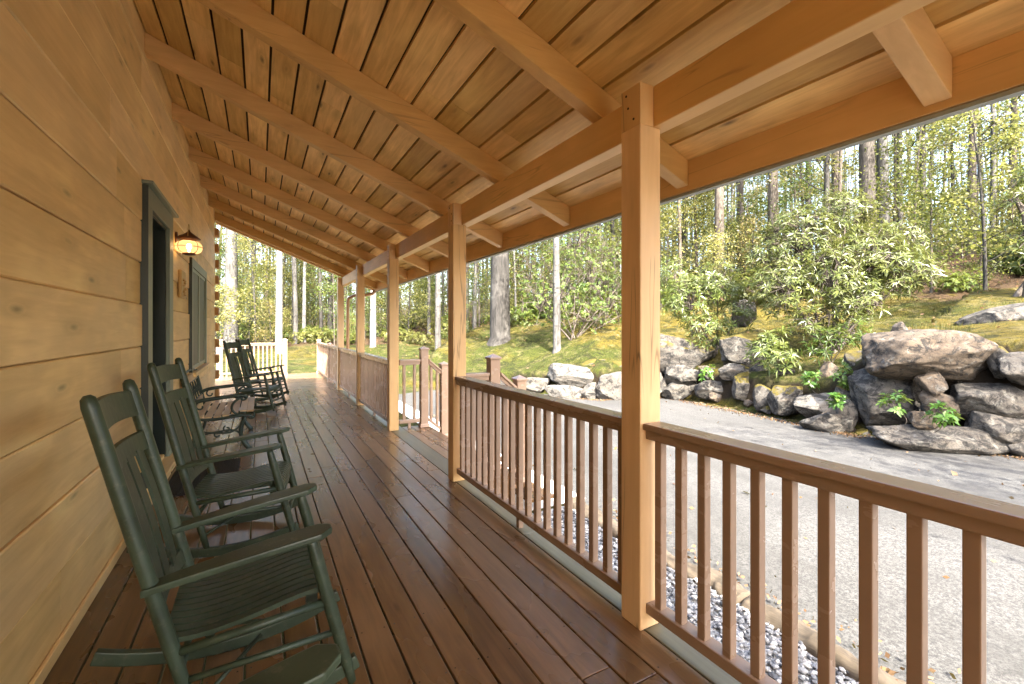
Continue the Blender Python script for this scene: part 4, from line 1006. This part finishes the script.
# a tree outside the right edge, placed and leaned to dapple the driveway
o=make_tree(77,10,.16,'bark_brown','leaf_mid',.2,6500,.12,.46,26,.05,.45,'tree'); place(o,7.9,-3.2); o.rotation_euler=(0,-.42,.15); tag(o,'broad leafy tree past the right edge, leaned to dapple the driveway','tree')
# grass, fallen leaves, far wood: uncountable
def blades(n,name,mat,box,hmin,hmax,w,cond,label,cat):
    X=np.random.uniform(box[0],box[1],n);Y=np.random.uniform(box[2],box[3],n); d,h=sdf(X,Y); nz=np.sin(X*2.1+np.sin(Y*1.7)*2)+np.sin(Y*2.6+X*.8)+np.random.normal(0,.7,n)
    k=cond(X,Y,d,nz); X,Y=X[k],Y[k]; m=len(X); zz=terr(X,Y)
    hgt=np.random.uniform(hmin,hmax,m); a=np.random.uniform(0,6.28,m); ln=np.random.uniform(.1,.6,m)*hgt
    B=np.stack([X*S,Y*S,(zz+1)*S-.01],-1); sx=np.stack([np.cos(a)*w,np.sin(a)*w,np.zeros(m)],-1); tp=np.stack([-np.sin(a)*ln,np.cos(a)*ln,hgt],-1)
    V=np.stack([B-sx,B+sx,B+tp],1).reshape(-1,3); o=np_mesh(name,V,np.arange(3*m).reshape(m,3),M[mat],rnd=np.random.rand(m)); tag(o,label,cat,kind='stuff')
blades(150000,'grass','grass',(1.5,13,2,18),.025,.09,.0045,lambda X,Y,d,nz:(d>.45)&(d<7.5)&(nz>.0),'short thin grass and moss tufts on the lawn and bank','grass')
blades(1500,'grass_tuft','grass',(6.9,8.6,1.2,3.4),.12,.3,.006,lambda X,Y,d,nz:(d>.5)&(nz>1.0),'longer grass tufts above the tall stone bank','grass')
n=9000; X=np.random.uniform(1.6,22,n);Y=np.random.uniform(-1,26,n); d,h=sdf(X,Y); k=((d>.3)&(np.random.rand(n)<np.clip((d-1)/6,.12,1)))|((d<=0)&(d>-1)&(np.random.rand(n)<.035)&(X>2.3)); X,Y=X[k],Y[k]; m=len(X)
C=np.stack([X*S,Y*S,(terr(X,Y)+1)*S+.035],-1); A,B=leaf_axes(m,.085,.6,.25); o=quads(C,A,B,'fallen_leaves',M['litter']); tag(o,'scattered dry brown leaves on the ground','leaves',kind='stuff')
n=4600; t=np.random.rand(n)
i=np.random.randint(1,9,n); PA=np.array(POLY); q=PA[i]+(PA[i+1]-PA[i])*t[:,None]; off=np.abs(np.random.normal(0,.10,n)); 
X=q[:,0]-.04-off*.9; Y=q[:,1]-off*.4; e=420; X[:e]=2.15+np.random.normal(.08,.08,e); Y[:e]=np.random.uniform(-.5,2.9,e); X[e:e+160]=np.random.uniform(1.3,6.5,160); Y[e:e+160]=np.random.uniform(-.2,6,160); X[600:1500]=q[600:1500,0]+np.random.normal(.12,.1,900); Y[600:1500]=q[600:1500,1]; C=np.stack([X*S,Y*S,np.full(n,Z(G0)+.012)+np.where(np.arange(n)<420,np.random.uniform(.0,.05,n),0)],-1); A,B=leaf_axes(n,.038,.6,.3); o=quads(C,A,B,'leaf_litter',M['litter']); tag(o,'dry leaf litter gathered along the foot of the stone bank','leaves',kind='stuff')
# far wood
np.random.seed(3); Vs=[];Fs=[];mi=[];rv=[]; nV=0
for k in range(420):
    an=math.radians(np.random.uniform(-24,100)); d=np.random.uniform(42,62); x,y=d*math.sin(an),d*math.cos(an); z=th(x,y); r=np.random.uniform(.06,.2); h=np.random.uniform(13,19); lx,ly=np.random.normal(0,.4,2)
    for j,(hh,rr) in enumerate(((-.2,r),(h*.5,r*.7),(h,r*.2))):
        for s in range(5):
            aa=2*PI*s/5; Vs.append((x*S+rr*math.cos(aa)+lx*j,y*S+rr*math.sin(aa)+ly*j,Z(z)+hh))
    for j in range(2):
        for s in range(5): Fs.append((nV+j*5+s,nV+j*5+(s+1)%5,nV+j*5+5+(s+1)%5,nV+j*5+5+s)); mi.append(0); rv.append(np.random.rand())
    nV+=15
n=52000; an=np.radians(np.random.uniform(-24,100,n)); d=np.random.uniform(40,64,n); X,Y=d*np.sin(an),d*np.cos(an); zz=terr(X,Y); hh=np.random.beta(1.1,2.2,n)*17
cl=np.sin(X*1.3+2*np.sin(Y*.7))+np.sin(Y*1.1-X*.4)+np.sin(hh*.9+X)
kp=(cl+np.random.normal(0,1,n))>-.4; X,Y,zz,hh=X[kp],Y[kp],zz[kp],hh[kp]; n=len(X)
C=np.stack([X*S,Y*S,Z(0)+zz*S+hh],-1); A,B=leaf_axes(n,.34,.6,.7)
V4=np.stack([C-A,C+B,C+A,C-B],1).reshape(-1,3); F4=np.arange(4*n).reshape(n,4)+nV
o=np_mesh('far_wood',np.vstack([np.array(Vs),V4]),np.vstack([np.array(Fs),F4]),[M['bark_grey'],M['leaf_spring']],rnd=np.concatenate([rv,np.random.rand(n)]),midx=np.concatenate([mi,np.ones(n)]))
tag(o,'far wood of thin trunks and pale spring leaves closing the view','wood',kind='stuff')

# ------------------------------------------------------------------ light, camera
sd=Vector((.16,.95,-1.0)).normalized()
sun=bpy.data.lights.new('sun','SUN'); sun.energy=2.8; sun.angle=math.radians(.6); sun.color=(1,.95,.86)
so=bpy.data.objects.new('sun',sun); COL.objects.link(so); so.rotation_euler=sd.to_track_quat('-Z','Y').to_euler(); so.location=(0,-5,12)
w=bpy.data.worlds.new('World'); scene.world=w; w.use_nodes=True; nt=w.node_tree; nt.nodes.clear()
sky=nt.nodes.new('ShaderNodeTexSky'); sky.sky_type='NISHITA'; sky.sun_disc=False; sky.sun_elevation=math.asin(-sd.z); sky.sun_rotation=math.atan2(-sd.x,-sd.y); sky.air_density=1.0; sky.dust_density=4.5; sky.ozone_density=1.0
bg=nt.nodes.new('ShaderNodeBackground'); bg.inputs['Strength'].default_value=.15; wo=nt.nodes.new('ShaderNodeOutputWorld')
nt.links.new(sky.outputs[0],bg.inputs[0]); nt.links.new(bg.outputs[0],wo.inputs[0])
cam=bpy.data.cameras.new('camera'); co=bpy.data.objects.new('camera',cam); COL.objects.link(co)
co.location=(0,0,S); co.rotation_euler=(PI/2,0,-F29); cam.lens=f_px/1024*36; cam.sensor_width=36; cam.shift_y=-14/1024; cam.clip_start=.02; cam.clip_end=900
scene.camera=co
vs=scene.view_settings; vs.view_transform='Standard'; vs.look='None'; vs.exposure=3.55; vs.gamma=1.0; vs.use_curve_mapping=False
scene.cycles.max_bounces=10; scene.cycles.diffuse_bounces=6; scene.cycles.glossy_bounces=4; scene.cycles.transparent_max_bounces=12; scene.cycles.transmission_bounces=6
scene.cycles.sample_clamp_indirect=8
scene.cycles.use_denoising=True
